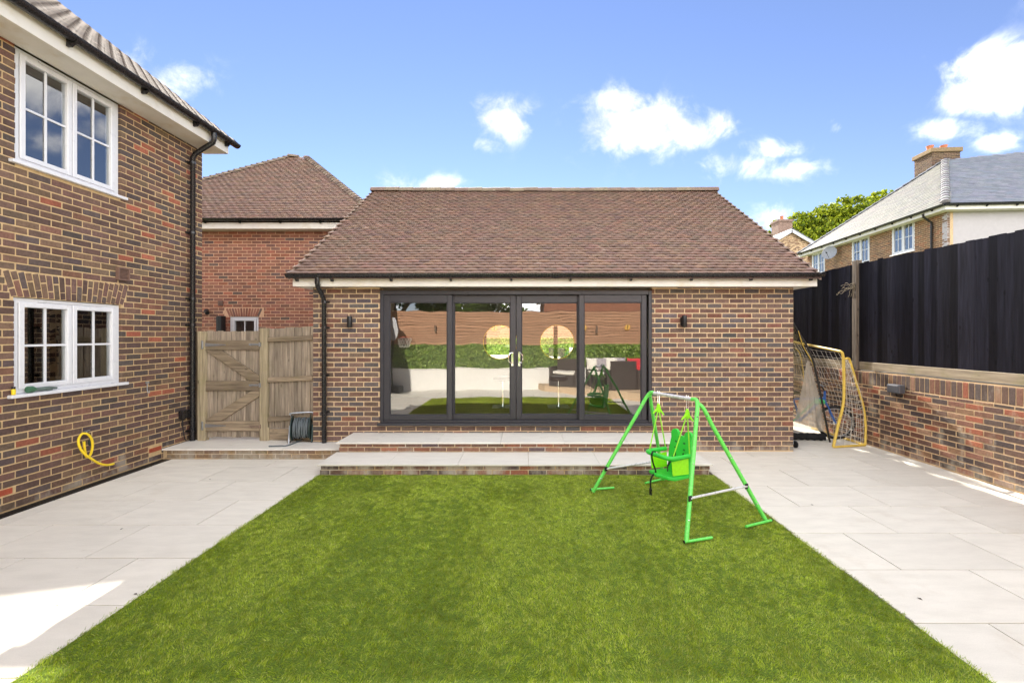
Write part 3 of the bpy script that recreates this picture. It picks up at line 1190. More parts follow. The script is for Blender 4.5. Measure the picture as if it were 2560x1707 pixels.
# roof
EY, EZ, RY, RZ = 6.37, 2.655, 9.88, 4.97
RX0, RX1 = -3.42, 4.262
rd = MB()
T = .05
prof = [(EY, EZ - T), (RY, RZ - T), (13.4, EZ - T), (13.4, EZ - T - .05), (RY, RZ - T - .09), (EY, EZ - T - .05)]
rd.prism([(-p[0], p[1]) for p in prof][::-1] if False else [(p[0], p[1]) for p in prof][::-1], Frame((RX0 + .02, 0, 0), (0, 1, 0), (1, 0, 0)), 0, RX1 - RX0 - .04)
roof = rd.build('roof', m_plain('roof_underlay', lin(70, 54, 48), .9), GR)
SL = Vector((0, RY - EY, RZ - EZ))
tiles(roof, (RX0 + .08, EY, EZ - T + .004), (1, 0, 0), SL, 42, .1, .165, lambda u, s: s < SL.length - .03 and u <= RX1 - RX0 - .16 + .005, PAL_TILE, TILE, 'tile', count=(0, 60))
SLb = Vector((0, RY - 13.4, RZ - EZ))
tiles(roof, (RX1 - .08, 13.4, EZ - T + .004), (-1, 0, 0), SLb, 42, .1, .165, lambda u, s: s < SL.length - .03 and u <= RX1 - RX0 - .16, PAL_TILE, TILE, 'tile', count=(0, 60), limit=0, segs=4)
# half tiles at the verges of every second row
for side in (0, 1):
    for r_ in range(1, 42, 2):
        pass
nrt = 25
pw_ = (RX1 - RX0) / nrt
rv = MB()
for e in range(2):
    for k in range(9):
        t = math.pi * k / 8
        rr = .115 if e else .108
        rv.v.append((e * (pw_ + .012), math.cos(t) * rr, math.sin(t) * rr * .92))
rv.f = [(k, k + 1, 10 + k, 9 + k) for k in range(8)] + [tuple(range(9))[::-1], tuple(range(9, 18))]
RM = []
for k in range(6):
    c = pick(P(((142, 122, 108), 3), ((150, 132, 114), 2), ((132, 112, 100), 2), k=.6))
    rv.c = [c] * 18
    RM.append(rv.mesh('ridge_tile', TILE, True))
for k in range(nrt):
    link('ridge_tile', RM[k % 6], roof, Matrix.Translation((RX0 + k * pw_, RY + R.uniform(-.003, .003), RZ - .045 + R.uniform(-.004, .004) + .012 * (abs(k - 12) / 12) ** 2)))
# verge mortar under the tiles
for X in (RX0, RX1 - .03):
    v = MB()
    v.prism([(EY + .02, EZ - .03), (RY, RZ - .035), (RY, RZ - .11), (EY + .02, EZ - .11)][::-1], Frame((X, 0, 0), (0, 1, 0), (1, 0, 0)), 0, .03)
    v.build('verge', m_plain('verge_mortar', lin(150, 132, 116), .9, .2, 20), roof)
# fascia, soffit, gutter
fa = MB()
FY = 6.45
fa.box(-3.378, 4.244, FY, FY + .02, 2.455, 2.6)
fa.build('fascia', CREAM, GR, bevel=.003)
so = MB()
so.box(-3.376, 4.242, FY + .02, YG - .012, 2.462, 2.474)
so.box(-3.376, GX0 - .004, YG - .012, 13.3, 2.462, 2.6)
so.box(GX1 + .004, 4.242, YG - .012, 13.3, 2.462, 2.6)
so.build('soffit', CREAM, GR)
gx = lambda x: (x - CX) * 6.38 / F
GA, GB = gx(716), gx(2059)
gut = gutter(GR, (GA, 6.385, 2.625), (GB, 6.385, 2.64), .058, Vector((0, -1, 0)), [(gx(x) - GA) / (GB - GA) for x in (739, 827, 976, 1126, 1278, 1427, 1579, 1731, 1881, 2032)])
for x in (805, 1390):
    m = MB()
    q = gx(x)
    pr = [(math.cos(math.pi * k / 10) * .064, -math.sin(math.pi * k / 10) * .064) for k in range(11)]
    m.add([(q - .05, 6.385 - a, 2.63 + b) for a, b in pr] + [(q + .05, 6.385 - a, 2.63 + b) for a, b in pr], [(i, i + 1, 12 + i, 11 + i) for i in range(10)])
    m.build('gutter_union', BLACKP, gut, smooth=True)
XP = -2.99
downpipe(GR, [(XP, 6.385, 2.60), (XP, 6.385, 2.50), (XP, 6.40, 2.45), (XP, 6.57, 2.31), (XP, 6.60, 2.26), (XP, 6.605, .149)], .034,
         [((XP, 6.605, z), 0) for z in (2.24, 1.86, 1.15, .6)], Vector((0, 1, 0)))
# sliding doors
ZG0, ZG1 = H - (1038 - CY) / SG, H - (755.5 - CY) / SG
dk = lambda x: (x - CX) / SG
f = MB()
dfr = Frame((0, YG, 0), (1, 0, 0), (0, -1, 0))
f.fbox(dfr, DX0 + .004, DX0 + .05, DZ0 + .03, DZ1, -.13, .012).fbox(dfr, DX1 - .05, DX1 - .004, DZ0 + .03, DZ1, -.13, .012)
f.fbox(dfr, DX0 + .05, DX1 - .05, DZ1 - .062, DZ1, -.13, .012).fbox(dfr, DX0 + .05, DX1 - .05, DZ0 + .03, DZ0 + .062, -.13, .0)
door_frame = f.build('door_frame', ANTHRA, GR, bevel=.004)
f = MB()
f.fbox(dfr, DX0 - .03, DX1 + .03, DZ0 - .012, DZ0 + .03, -.10, .06)
f.build('door_sill', ANTHRA, door_frame, bevel=.006)
for (a, b) in ((1068, 1172), (1404, 1506)):
    v = MB()
    v.fbox(dfr, dk(a), dk(b), 2.372, 2.395, .012, .02)
    v.build('trickle_vent', ANTHRA, door_frame, bevel=.003)
LEAVES = [(957, 1130, 973.3, 1117.6, -.012), (1118, 1289.6, 1133.5, 1275.3, -.07), (1290.6, 1462, 1303.6, 1445, -.07), (1448, 1617, 1460.6, 1604.2, -.012)]
for i, (a, b, ga, gb, d) in enumerate(LEAVES):
    a, b, ga, gb = (dk(x) for x in (a, b, ga, gb))
    z0, z1 = DZ0 + .064, DZ1 - .064
    lf = MB()
    lf.fbox(dfr, a, ga, z0, z1, d - .045, d).fbox(dfr, gb, b, z0, z1, d - .045, d)
    lf.fbox(dfr, ga, gb, z0, ZG0, d - .045, d).fbox(dfr, ga, gb, ZG1, z1, d - .045, d)
    # inner bead
    e = .012
    lf.fbox(dfr, ga, ga + e, ZG0, ZG1, d - .03, d - .008).fbox(dfr, gb - e, gb, ZG0, ZG1, d - .03, d - .008)
    lf.fbox(dfr, ga + e, gb - e, ZG0, ZG0 + e, d - .03, d - .008).fbox(dfr, ga + e, gb - e, ZG1 - e, ZG1, d - .03, d - .008)
    leaf = lf.build('door_leaf', ANTHRA, GR, bevel=.004)
    p = MB()
    p.poly([dfr.pt(ga + .002, ZG0 + .002, d - .02), dfr.pt(gb - .002, ZG0 + .002, d - .02), dfr.pt(gb - .002, ZG1 - .002, d - .02), dfr.pt(ga + .002, ZG1 - .002, d - .02)])
    p.build('pane', GLASS_D, leaf)
    if i in (1, 2):
        hx = dk(1280.5) if i == 1 else dk(1298)
        sg = -1 if i == 1 else 1
        hz = H - (897 - CY) / SG
        hd = MB()
        hd.fbox(dfr, hx - .015, hx + .015, hz - .11, hz + .10, d, d + .012)
        hd.tube([dfr.pt(hx, hz + .085, d + .01), dfr.pt(hx, hz + .085, d + .05), dfr.pt(hx + sg * .03, hz + .085, d + .06), dfr.pt(hx + sg * .055, hz + .05, d + .062),
                 dfr.pt(hx + sg * .055, hz - .03, d + .062), dfr.pt(hx + sg * .03, hz - .06, d + .06), dfr.pt(hx, hz - .06, d + .05), dfr.pt(hx, hz - .06, d + .01)], .0105, 8)
        hd.lathe([(.011, 0), (.011, .02)], dfr.pt(hx, hz - .09, d + .01), (0, -1, 0), 10)
        hd.build('handle', CHROME, leaf, smooth=True)
# inside of the room
YI = 9.55
r = MB()
r.box(GX0 + .22, GX1 - .22, YG + .14, YI, .30, .405)
r.build('interior_floor', INFLOOR, GR)
r = MB()
r.box(GX0 + .2, GX1 - .2, YI, YI + .1, .3, 2.5)
r.box(GX0 + .2, GX0 + .25, YG + .22, YI, .3, 2.5).box(GX1 - .25, GX1 - .2, YG + .22, YI, .3, 2.5)
r.box(GX0 + .25, DX0 - .08, YG + .215, YG + .25, .3, 2.5).box(DX1 + .08, GX1 - .25, YG + .215, YG + .25, .3, 2.5)
r.build('interior_wall', INWALL, GR)
r = MB()
r.box(GX0 + .2, GX1 - .2, YG + .14, YI + .1, 2.43, 2.47)
r.build('ceiling', INWALL, GR)
for (x, lab) in ((1250.6, 'round brass-rimmed mirror inside the garden room, left of the door handles'), (1393, 'round brass-rimmed mirror inside the garden room, right of the door handles')):
    c = px(x, 855, YI - .03)
    t = thing('round_mirror', c, lab, 'mirror', 'round mirrors on the inside wall')
    rr = 42 * (YI - .03) / F
    q = MB()
    q.lathe([(rr - .012, 0), (rr, 0), (rr + .012, .01), (rr + .012, .028), (rr, .028)], c + Vector((0, .028, 0)), (0, -1, 0), 48)
    q.build('rim', GOLD, t, smooth=True)
    q = MB()
    q.poly([c + Vector((math.cos(-a) * (rr - .004), -.008 - .009 * math.sin(-a) * rr, math.sin(-a) * (rr - .004))) for a in [-2 * math.pi * k / 48 for k in range(48)]][::1])
    q.build('glass', MIRROR, t)
for (x, y, lab) in ((1257, 1017, 'chrome bar stool base behind the glass, nearer the left mirror'), (1396, 1017, 'chrome bar stool base behind the glass, under the right mirror')):
    c = pxg(x, y, .405)
    t = thing('bar_stool', c, lab.replace(' base', ' with square base'), 'stool', 'bar stools inside the garden room')
    q = MB()
    q.box(c.x - .2, c.x + .2, c.y - .2, c.y + .2, .407, .42)
    q.build('base', CHROME, t, bevel=.004)
    q = MB()
    q.lathe([(.045, .42), (.03, .46), (.028, .9)], (c.x, c.y, 0), ZUP, 14)
    q.build('stem', CHROME, t, smooth=True)
    q = MB()
    q.lathe([(.15, 0), (.18, .02), (.18, .05), (.15, .08)], (c.x, c.y, .9), ZUP, 20)
    q.build('seat', BLACKM, t, smooth=True)
for (x, y, lab) in ((871.5, 804.5, 'black up-and-down wall light on the brick left of the sliding doors'), (1710.5, 803, 'black up-and-down wall light on the brick right of the sliding doors')):
    c = px(x, y, YG - .08)
    t = thing('wall_light', (c.x, YG, c.z), lab, 'lamp', 'wall lights beside the doors')
    q = MB()
    q.box(c.x - .033, c.x + .028, YG - .03, YG - .002, c.z - .06, c.z + .06)
    q.build('back_plate', BLACKM, t, bevel=.004)
    q = MB()
    q.lathe([(.03, -.085), (.034, -.085), (.036, -.08), (.036, .08), (.034, .085), (.03, .085)], (c.x + .008, YG - .065, c.z), ZUP, 20)
    q.build('lamp_body', BLACKM, t, smooth=True)

# ------------------------------------------------------------------ the house on the left
HY0, HY1 = -4.0, 7.04
HS = thing('brick_house', (XH, 3.0, 0), 'two-storey dark brown brick house with white casement windows along the left edge', 'house')
hf = Frame((XH, HY0, 0), (0, 1, 0), (1, 0, 0))
HL, HT = HY1 - HY0, 4.66
uy = lambda y: y - HY0
wu = (uy(4.46), uy(5.62), 3.50, 4.72)
wd = (uy(4.45), uy(5.63), 1.15, 2.125)
hw = backing(hf, HL, -.05, HT, [(wu[0], wu[1], wu[2], HT + .1), wd], thick=.2).build('wall', MORTAR_HOUSE, HS)
ARCH = (uy(4.325), uy(5.755), 2.135, 2.386)
airs = [(uy(6.04), uy(6.255), .135, .205), (uy(4.27), uy(4.44), .165, .235)]
fan = []
for k in range(60):
    v = .005 + k * .0745
    if v + .07 > ARCH[2] and v < ARCH[3] - .01:
        t_ = min(1, max(0, (v + .037 - ARCH[2]) / .248))
        fan.append((wd[0] - .035 + (ARCH[0] - wd[0] + .05) * t_ - .004, wd[1] + .035 + (ARCH[1] - wd[1] - .05) * t_ + .004, v, v + .074))
rects = bond(HL, .005, HT, .0745, .225, [(wu[0], wu[1], wu[2], HT + .1), wd] + fan + airs, phase=.095)
# fan of bricks over the lower window
ex = []
cu, cv = (wd[0] + wd[1]) / 2, -.55
nvs = 21
for k in range(nvs):
    t = (k + .5) / nvs
    ub = wd[0] - .03 + (wd[1] - wd[0] + .06) * t
    ut = ARCH[0] + .02 + (ARCH[1] - ARCH[0] - .04) * t
    ang = -math.atan2(ut - ub, .248)
    wb = (wd[1] - wd[0] + .06) / nvs - .012
    hgt = .248 / math.cos(ang)
    cut = .66 if k % 2 else .32
    for (p, q) in ((0, cut - .022), (cut + .022, 1)):
        mid = (p + q) / 2
        ex.append((ub + (ut - ub) * mid, ARCH[2] + .248 * mid, wb * (1 + .12 * mid), hgt * (q - p), ang))
# small cut bricks beside the fan
for sd_, ue in ((-1, ARCH[0]), (1, ARCH[1])):
    pass
brickwork(hw, hf, rects, PAL_HOUSE, BRICK, 'house', extra=[e for e in ex])
for (a, b, c, d) in airs:
    m = MB()
    for k in range(5):
        z = c + .006 + (d - c - .012) * k / 5
        m.fbox(hf, a + .006, b - .006, z, z + .0085, -.03, .001)
    m.fbox(hf, a + .004, b - .004, c + .003, d - .003, -.05, -.012)
    m.build('air_brick', TERRA, hw)
m = MB()
vf = Frame((XH, 5.55, 2.44), (0, 1, 0), (1, 0, 0))
m.fbox(vf, 0, .16, 0, .016, 0, .04).fbox(vf, 0, .16, .144, .16, 0, .04).fbox(vf, 0, .016, .016, .144, 0, .04).fbox(vf, .144, .16, .016, .144, 0, .04)
for k in range(7):
    m.fbox(vf, .016, .144, .022 + k * .018, .032 + k * .018, .005, .03)
m.fbox(vf, .016, .144, .016, .144, .001, .006)
m.build('vent_cover', BROWNV, HS)
up = casement(HS, Frame((XH, 4.46, 3.50), (0, 1, 0), (1, 0, 0)), 1.16, 1.158, setback=.03, room=1.6, room_mat=INWALL)
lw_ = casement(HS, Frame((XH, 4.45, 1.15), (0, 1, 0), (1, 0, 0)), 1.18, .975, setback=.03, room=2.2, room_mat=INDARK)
m = MB()
m.box(XH - .09, -4.79, HY0, 7.13, 4.662, 4.674)
m.build('soffit', CREAM, HS)
m = MB()
m.box(-4.79, -4.77, HY0, 7.14, 4.655, 4.85)
m.build('fascia', CREAM, HS, bevel=.003)
m = MB()
m.box(XH - .05, -4.79, 7.13, 7.15, 4.66, 4.86)
m.build('bargeboard', CREAM, HS)
# house gable end (seen only from the side) and roof
m = MB()
m.prism([(-9.6, 0), (XH - .1, 0), (XH - .1, 4.6), (-7.36, 6.4), (-9.6, 4.6)], Frame((0, HY1, 0), (1, 0, 0), (0, -1, 0)), 0, .2)
m.build('gable_wall', m_plain('gable_brick', lin(110, 84, 74), .9, .3, 9), HS)
HE, HZ, HP = -4.66, 4.925, math.radians(38.2)
rdm = MB()
c_, s_ = math.cos(HP), math.sin(HP)
rdm.prism([(-8.3, HZ - .06 + (8.3 + HE) * s_ / c_), (HE - .02, HZ - .06), (HE - .02, HZ - .11), (-8.3, HZ - .11 + (8.3 + HE) * s_ / c_)][::-1],
          Frame((0, 7.24, 0), (1, 0, 0), (0, -1, 0)), 0, 7.24 - HY0)
hroof = rdm.build('roof', m_plain('house_roof_underlay', lin(80, 64, 56), .9), HS)
tiles(hroof, (HE, 7.17, HZ - .05), (0, -1, 0), (-c_, 0, s_), 46, .1, .165, lambda u, s: u < 11.0, PAL_TILE_L, TILE, 'tile_h', count=(0, 68), lift=.03, thick=.014, camber=.008)
gutter(HS, (-4.70, HY0, 4.86), (-4.70, 7.25, 4.845), .06, Vector((1, 0, 0)), [(y - HY0) / (7.25 - HY0) for y in (1.9, 2.8, 3.7, 4.62, 5.52, 6.38, 7.05)])
downpipe(HS, [(-4.70, 6.70, 4.80), (-4.70, 6.705, 4.70), (-4.72, 6.71, 4.655), (-5.0, 6.735, 4.50), (-5.045, 6.74, 4.44), (-5.05, 6.74, .149)], .036,
         [((-5.05, 6.74, z), 0) for z in (4.36, 3.3, 2.3, 1.9, .95, .3)], Vector((-1, 0, 0)))

# window-sill plants and things behind the lower window
t = thing('planter', (XH - .25, 4.72, 1.2), 'low pale trough with two small plants behind the lower house window', 'planter')
m = MB()
m.box(XH - .32, XH - .16, 4.58, 4.98, 1.2, 1.28)
m.build('trough', m_plain('grey_pot', lin(150, 148, 140), .8), t, bevel=.006)


def leaves(n, centre, rad, size, cols, flat=0.0, seed=1, shape='ball', aspect=.5):
    r = np.random.default_rng(seed)
    d = r.normal(size=(n, 3))
    d /= np.linalg.norm(d, axis=1)[:, None]
    p = d * (r.random(n) ** .45)[:, None] * np.array(rad) + np.array(centre)
    if shape == 'box':
        p = r.uniform(-1, 1, (n, 3)) * np.array(rad) + np.array(centre)
    return leaf_cards(p, size, cols, r, aspect)


def leaf_cards(p, size, cols, r, aspect=.5):
    n = len(p)
    a = r.normal(size=(n, 3))
    a /= np.linalg.norm(a, axis=1)[:, None]
    b = np.cross(a, r.normal(size=(n, 3)))
    b /= np.linalg.norm(b, axis=1)[:, None]
    s = size * r.uniform(.6, 1.3, n)[:, None]
    V = np.stack((p - a * s, p + b * s * aspect, p + a * s, p - b * s * aspect), 1)
    Q = np.arange(n * 4).reshape(-1, 4)
    k = np.array([c[:3] for c in cols])
    C = k[r.integers(0, len(k), n)] * r.uniform(.75, 1.3, n)[:, None]
    C = np.concatenate((C, np.ones((n, 1))), 1)
    return V.reshape(-1, 3), Q, np.repeat(C, 4, axis=0)


GREENS = [lin(84, 112, 40), lin(104, 136, 48), lin(66, 92, 34)]
v_, q_, c2 = leaves(70, (XH - .24, 4.69, 1.37), (.04, .07, .11), .03, GREENS, seed=3)
link('foliage', np_mesh('foliage', v_, q_, LEAF, c2), t)
v_, q_, c2 = leaves(50, (XH - .24, 4.86, 1.36), (.04, .05, .09), .03, GREENS, seed=4)
link('foliage', np_mesh('foliage', v_, q_, LEAF, c2), t)
t = thing('house_plant', (XH - .35, 5.24, 1.16), 'bushy pot plant behind the right half of the lower house window', 'plant')
m = MB()
m.lathe([(.06, 0), (.075, .12), (.078, .12)], (XH - .35, 5.24, 1.16), ZUP, 14).tube([(XH - .35, 5.24, 1.28), (XH - .35, 5.25, 1.5)], .008, 6)
m.build('pot', m_plain('dark_pot', lin(70, 66, 62), .7), t, smooth=True)
v_, q_, c2 = leaves(520, (XH - .35, 5.24, 1.56), (.12, .19, .17), .022, [lin(150, 160, 120), lin(120, 134, 84), lin(90, 108, 60)], seed=5)
link('foliage', np_mesh('foliage', v_, q_, LEAF, c2), t)
t = thing('spray_gun', (XH + .02, 4.62, 1.152), 'green and grey hose spray gun lying on the lower window sill', 'spray gun')
m = MB()
m.tube([(XH + .01, 4.56, 1.185), (XH + .01, 4.60, 1.185), (XH + .012, 4.63, 1.18)], [.034, .034, .02], 14)
m.build('spray_head', TOOLG, t, smooth=True)
m = MB()
m.tube([(XH + .012, 4.62, 1.18), (XH + .012, 4.70, 1.178), (XH + .012, 4.76, 1.182), (XH + .012, 4.84, 1.172)], [.017, .02, .016, .011], 10)
m.tube([(XH + .012, 4.66, 1.17), (XH + .018, 4.74, 1.158), (XH + .018, 4.79, 1.16)], .006, 6)
m.build('grip', m_plain('grey_green_plastic', lin(92, 108, 102), .5), t, smooth=True)
t = thing("small_bottle", (XH + .02, 4.42, 1.15), 'small yellow and black bottle at the left end of the lower sill', 'bottle')
m = MB()
m.lathe([(.016, 0), (.017, .05), (.012, .06)], (XH + .02, 4.425, 1.151), ZUP, 10)
m.build('body', HOSEY, t, smooth=True)
m = MB()
m.lathe([(.015, .058), (.015, .08)], (XH + .02, 4.425, 1.151), ZUP, 10)
m.build('cap', BLACKP, t, smooth=True)

# outdoor tap with yellow hose
tp = Vector((XH, 5.14, .60))
t = thing('garden_tap', tp, 'brass outdoor tap on the house wall with a hose connector', 'tap')
m = MB()
m.tube([tp, tp + Vector((.07, 0, 0)), tp + Vector((.085, 0, -.02)), tp + Vector((.085, 0, -.06))], .011, 10)
m.lathe([(.018, 0), (.018, .012)], tp + Vector((.045, 0, .01)), ZUP, 10)
m.build('spout', m_plain('dull_brass', lin(120, 108, 86), .45, .2, 30, metal=.6), t, smooth=True)
m = MB()
m.bar(tp + Vector((.045, -.035, .04)), tp + Vector((.045, .035, .04)), .012, .008).tube([tp + Vector((.045, 0, .015)), tp + Vector((.045, 0, .04))], .006, 6)
m.build('lever', STEEL, t)
m = MB()
m.lathe([(.017, 0), (.02, -.02), (.02, -.05), (.014, -.07)], tp + Vector((.085, 0, -.06)), ZUP, 12)
m.build('hose_connector', REELG, t, smooth=True)


def smooth_path(pts, n=8):
    pts = [Vector(p) for p in pts]
    out = []
    for i in range(len(pts) - 1):
        p0, p1, p2, p3 = pts[max(0, i - 1)], pts[i], pts[i + 1], pts[min(len(pts) - 1, i + 2)]
        for k in range(n):
            t_ = k / n
            out.append(.5 * ((2 * p1) + (p2 - p0) * t_ + (2 * p0 - 5 * p1 + 4 * p2 - p3) * t_ ** 2 + (3 * p1 - p0 - 3 * p2 + p3) * t_ ** 3))
    out.append(pts[-1])
    return out


def hp(x, y, off):   # photo pixel on a plane parallel to the house wall
    return pxwall(x, y, XH + off)


hpts = [hp(210, 1103, .085), hp(212, 1125, .088), hp(217, 1142, .09), hp(226, 1136, .10), hp(231, 1118, .12), hp(230, 1100, .13), hp(222, 1087, .13), hp(212, 1083, .12),
        hp(203, 1086, .10), hp(196, 1100, .09), hp(199, 1117, .10), hp(210, 1133, .12), hp(228, 1146, .13), hp(248, 1158, .13), hp(268, 1162, .12), hp(284, 1159, .11)]
m = MB()
m.tube(smooth_path(hpts, 6), .0125, 10)
tag(m.build('yellow_hose', HOSEY, None, smooth=True), 'short yellow garden hose looped over the outdoor tap on the house wall', 'hose')

# weatherproof socket by the downpipe, cable, small hook
t = thing('outdoor_socket', (XH, 6.62, .57), 'black weatherproof socket with a cable, low on the house wall beside the downpipe', 'socket')
m = MB()
sf = Frame((XH, 6.55, .51), (0, 1, 0), (1, 0, 0))
m.fbox(sf, 0, .15, 0, .12, .002, .075)
m.build('box', BLACKP, t, bevel=.008)
m = MB()
m.tube(smooth_path([sf.pt(.03, .0, .04), sf.pt(.03, -.15, .05), sf.pt(.05, -.3, .06), sf.pt(.12, -.345, .05), sf.pt(.2, -.34, .03)], 6), .007, 6)
m.build('cable', RUBBER, t, smooth=True)
m = MB()
h0 = hp(368, 956, .004)
m.tube([h0, h0 + Vector((0, 0, -.1)), h0 + Vector((.012, 0, -.14)), h0 + Vector((.03, 0, -.14)), h0 + Vector((.03, 0, -.11))], .005, 6)
m.bar(h0 + Vector((.002, -.025, .0)), h0 + Vector((.002, .025, .0)), .008, .03)
tag(m.build('wall_hook', STEEL), 'small grey steel hook on the house wall right of the lower window', 'hook')

# ------------------------------------------------------------------ side gate and screen panel
YT = 6.76
ST = F / YT
tx = lambda x: (x - CX) / ST
tz = lambda y: H - (y - CY) / ST
gt = thing('side_gate', (-4.45, YT, .147), 'weathered ledged-and-braced wooden side gate between the house and the panel', 'gate')
m = MB()
m.box(tx(497), tx(516.5), YT - .03, YT + .06, .147, tz(828))
m.build('hinge_post', POSTW, gt, bevel=.006)
m = MB()
m.box(XH + .002, tx(497) - .002, YT + .03, YT + .055, .149, tz(829))
m.build('filler_board', m_wood('dark_filler', lin(70, 60, 50), lin(120, 104, 84)), gt)
ed = [517, 531, 542.5, 556, 577.5, 590, 601.5, 613, 624.5, 636.5, 646.5, 650.5]
for a, b in zip(ed[:-1], ed[1:]):
    m = MB()
    m.box(tx(a) + .001, tx(b) - .002, YT + .012 + R.uniform(-.003, .003), YT + .03, tz(1093) + R.uniform(-.006, .004), tz(827.5) + R.uniform(-.006, .006))
    m.build('board', GATEW, gt, bevel=.002)
for (a, b, nm) in ((850.4, 874.5, 0), (951.7, 975.5, 0), (1052, 1076.6, 0)):
    m = MB()
    m.box(tx(513.5), tx(650.2), YT - .024, YT + .0105, tz(b), tz(a))
    m.build('ledge', GATER, gt, bevel=.003)
gfr = Frame((0, YT, 0), (1, 0, 0), (0, -1, 0))
for pl in ([(514.5, 875.5), (556, 875.5), (650, 939), (650, 950.5), (625, 950.5)], [(517, 1051), (517, 1048), (630, 976.5), (650, 976.5), (650, 990), (556, 1051)]):
    m = MB()
    pts = [(tx(x), tz(y)) for (x, y) in pl]
    m.prism(pts[::-1], gfr, -.010, .019)
    m.build('brace', GATER, gt, bevel=.003)
for z in (862, 1063):
    m = MB()
    zz = tz(z)
    m.fbox(gfr, tx(507), tx(511), zz - .065, zz + .065, .031, .036)
    m.prism([(tx(511), zz + .03), (tx(511), zz - .03), (tx(567), zz - .006), (tx(567), zz + .006)], gfr, .0245, .0295)
    m.tube([gfr.pt(tx(511), zz - .06, .037), gfr.pt(tx(511), zz + .06, .037)], .007, 8)
    m.build('hinge', STEEL, gt)
for z in (861, 962, 1065):
    m = MB()
    zz = tz(z)
    m.fbox(gfr, tx(625), tx(647), zz - .015, zz + .015, .0245, .028)
    m.tube([gfr.pt(tx(627), zz, .036), gfr.pt(tx(655), zz, .036)], .007, 8)
    m.fbox(gfr, tx(651), tx(655.5), zz - .03, zz + .03, .0305, .046)
    m.tube([gfr.pt(tx(632), zz, .036), gfr.pt(tx(632), zz - .02, .05)], .005, 6)
    m.build('bolt', STEEL if z != 1065 else m_plain('rusty_steel', lin(150, 130, 116), .6, .2, 40, metal=.5), gt)
pn = thing('fence_panel', (-3.55, YT, .147), 'weathered vertical board fence panel between the gate and the garden room', 'fence')
m = MB()
m.box(tx(651.2), tx(671), YT - .03, YT + .06, .147, tz(820))
m.build('post', POSTW, pn, bevel=.006)
ed = [672, 685, 698, 711, 723, 734, 744, 753, 763, 774, 785.5]
for i, (a, b) in enumerate(zip(ed[:-1], ed[1:])):
    m = MB()
    m.box(tx(a) + .001, tx(b) - .0015, YT + .012 + (i % 2) * .008, YT + .034, .33, tz(821 - i * .55) + R.uniform(-.006, .006))
    m.build('board', GATEW, pn, bevel=.002)
for (a, b, c_s) in ((838, 855, -.5), (938, 955.5, -.3), (1036, 1053, -.5)):
    m = MB()
    m.prism([(tx(671.5), tz(b)), (tx(785), tz(b - 5)), (tx(785), tz(a)), (tx(671.5), tz(a + 5))], gfr, -.011, .035)
    m.build('rail', GATER, pn, bevel=.012)
m = MB()
m.box(tx(671.5), tx(785), YT + .0, YT + .03, .149, .325)
m.build('gravel_board', GATER, pn, bevel=.003)
m = MB()
m.box(tx(670.5), tx(674), YT - .02, YT + .0, .149, .35)
m.build('cleat', POSTW, pn)

# hose reel on the landing
rc = pxg(748, 1106, .147)
t = thing('hose_reel', rc, 'dark green hose reel with grey hose wound on, on the landing by the panel', 'hose reel')
ax = Vector((.95, .28, 0)).normalized()
cz = rc + Vector((0, .08, .205))
fwd = Vector((0, 0, 1)).cross(ax)
for s_ in (-1, 1):
    m = MB()
    m.lathe([(.165, -.008), (.185, -.006), (.185, .006), (.165, .008)], cz + ax * (.125 * s_), ax, 28)
    m.build('flange', REELG, t, smooth=True)
    m = MB()
    e = cz + ax * (.155 * s_)
    m.tube(smooth_path([e + fwd * .13 + ZUP * -.195, e + fwd * .13 + ZUP * .02, e + fwd * .06 + ZUP * .17, e + ZUP * .215], 5), .011, 8)
    m.tube([e + fwd * .13 + ZUP * -.195, e - fwd * .14 + ZUP * -.195, e - fwd * .05 + ZUP * .05], .011, 8)
    m.build('side_frame', REELG if s_ > 0 else STEEL, t, smooth=True)
m = MB()
m.tube(smooth_path([cz - ax * .155 + ZUP * .20, cz - ax * .14 + ZUP * .225, cz + ax * .13 + ZUP * .228, cz + ax * .155 + ZUP * .20], 5), .012, 8)
m.build('carry_handle', STEEL, t, smooth=True)
m = MB()
m.tube(smooth_path([cz - ax * .155 + fwd * .13 - ZUP * .193, cz - ax * .12 + fwd * .15 - ZUP * .193, cz + ax * .13 + fwd * .15 - ZUP * .193, cz + ax * .155 + fwd * .13 - ZUP * .193], 5), .010, 8)
m.build('foot_bar', STEEL, t, smooth=True)
m = MB()
pts = []
for lay in range(2):
    nt_ = 9
    rr = .125 + lay * .024
    for k in range(nt_ * 18):
        a = 2 * math.pi * k / 18
        w_ = (-.105 + .21 * k / (nt_ * 18)) * (1 if lay == 0 else -1)
        pts.append(cz + ax * (w_ + .006 * math.sin(a * 1.7)) + (fwd * math.cos(a) + ZUP * math.sin(a)) * (rr + .004 * math.sin(a * 2.3)))
m.tube(pts, .0105, 6)
m.build('coiled_hose', HOSEG, t, smooth=True)
m = MB()
m.tube(smooth_path([cz - ax * .08 + fwd * .14 + ZUP * .1, cz - ax * .02 + fwd * .165 + ZUP * -.06, cz + ax * .02 + fwd * .15 - ZUP * .18, pxg(722, 1112, .158), pxg(700, 1114, .158), pxg(672, 1115, .158)], 8), .0105, 8)
m.build('hose_tail', HOSEG, t, smooth=True)
m = MB()
m.lathe([(.02, 0), (.02, .06)], cz + ax * .15, ax, 12).bar(cz + ax * .20, cz + ax * .20 + ZUP * .12 - fwd * .05, .03, .02).tube([cz + ax * .19 + ZUP * .12 - fwd * .05, cz + ax * .27 + ZUP * .11 - fwd * .05], .014, 8)
m.build('crank', m_plain('pale_plastic', lin(140, 156, 152), .5), t, smooth=True)
m = MB()
m.lathe([(.11, -.12), (.11, .12)], cz, ax, 24)
m.build('drum', BLACKP, t, smooth=True)

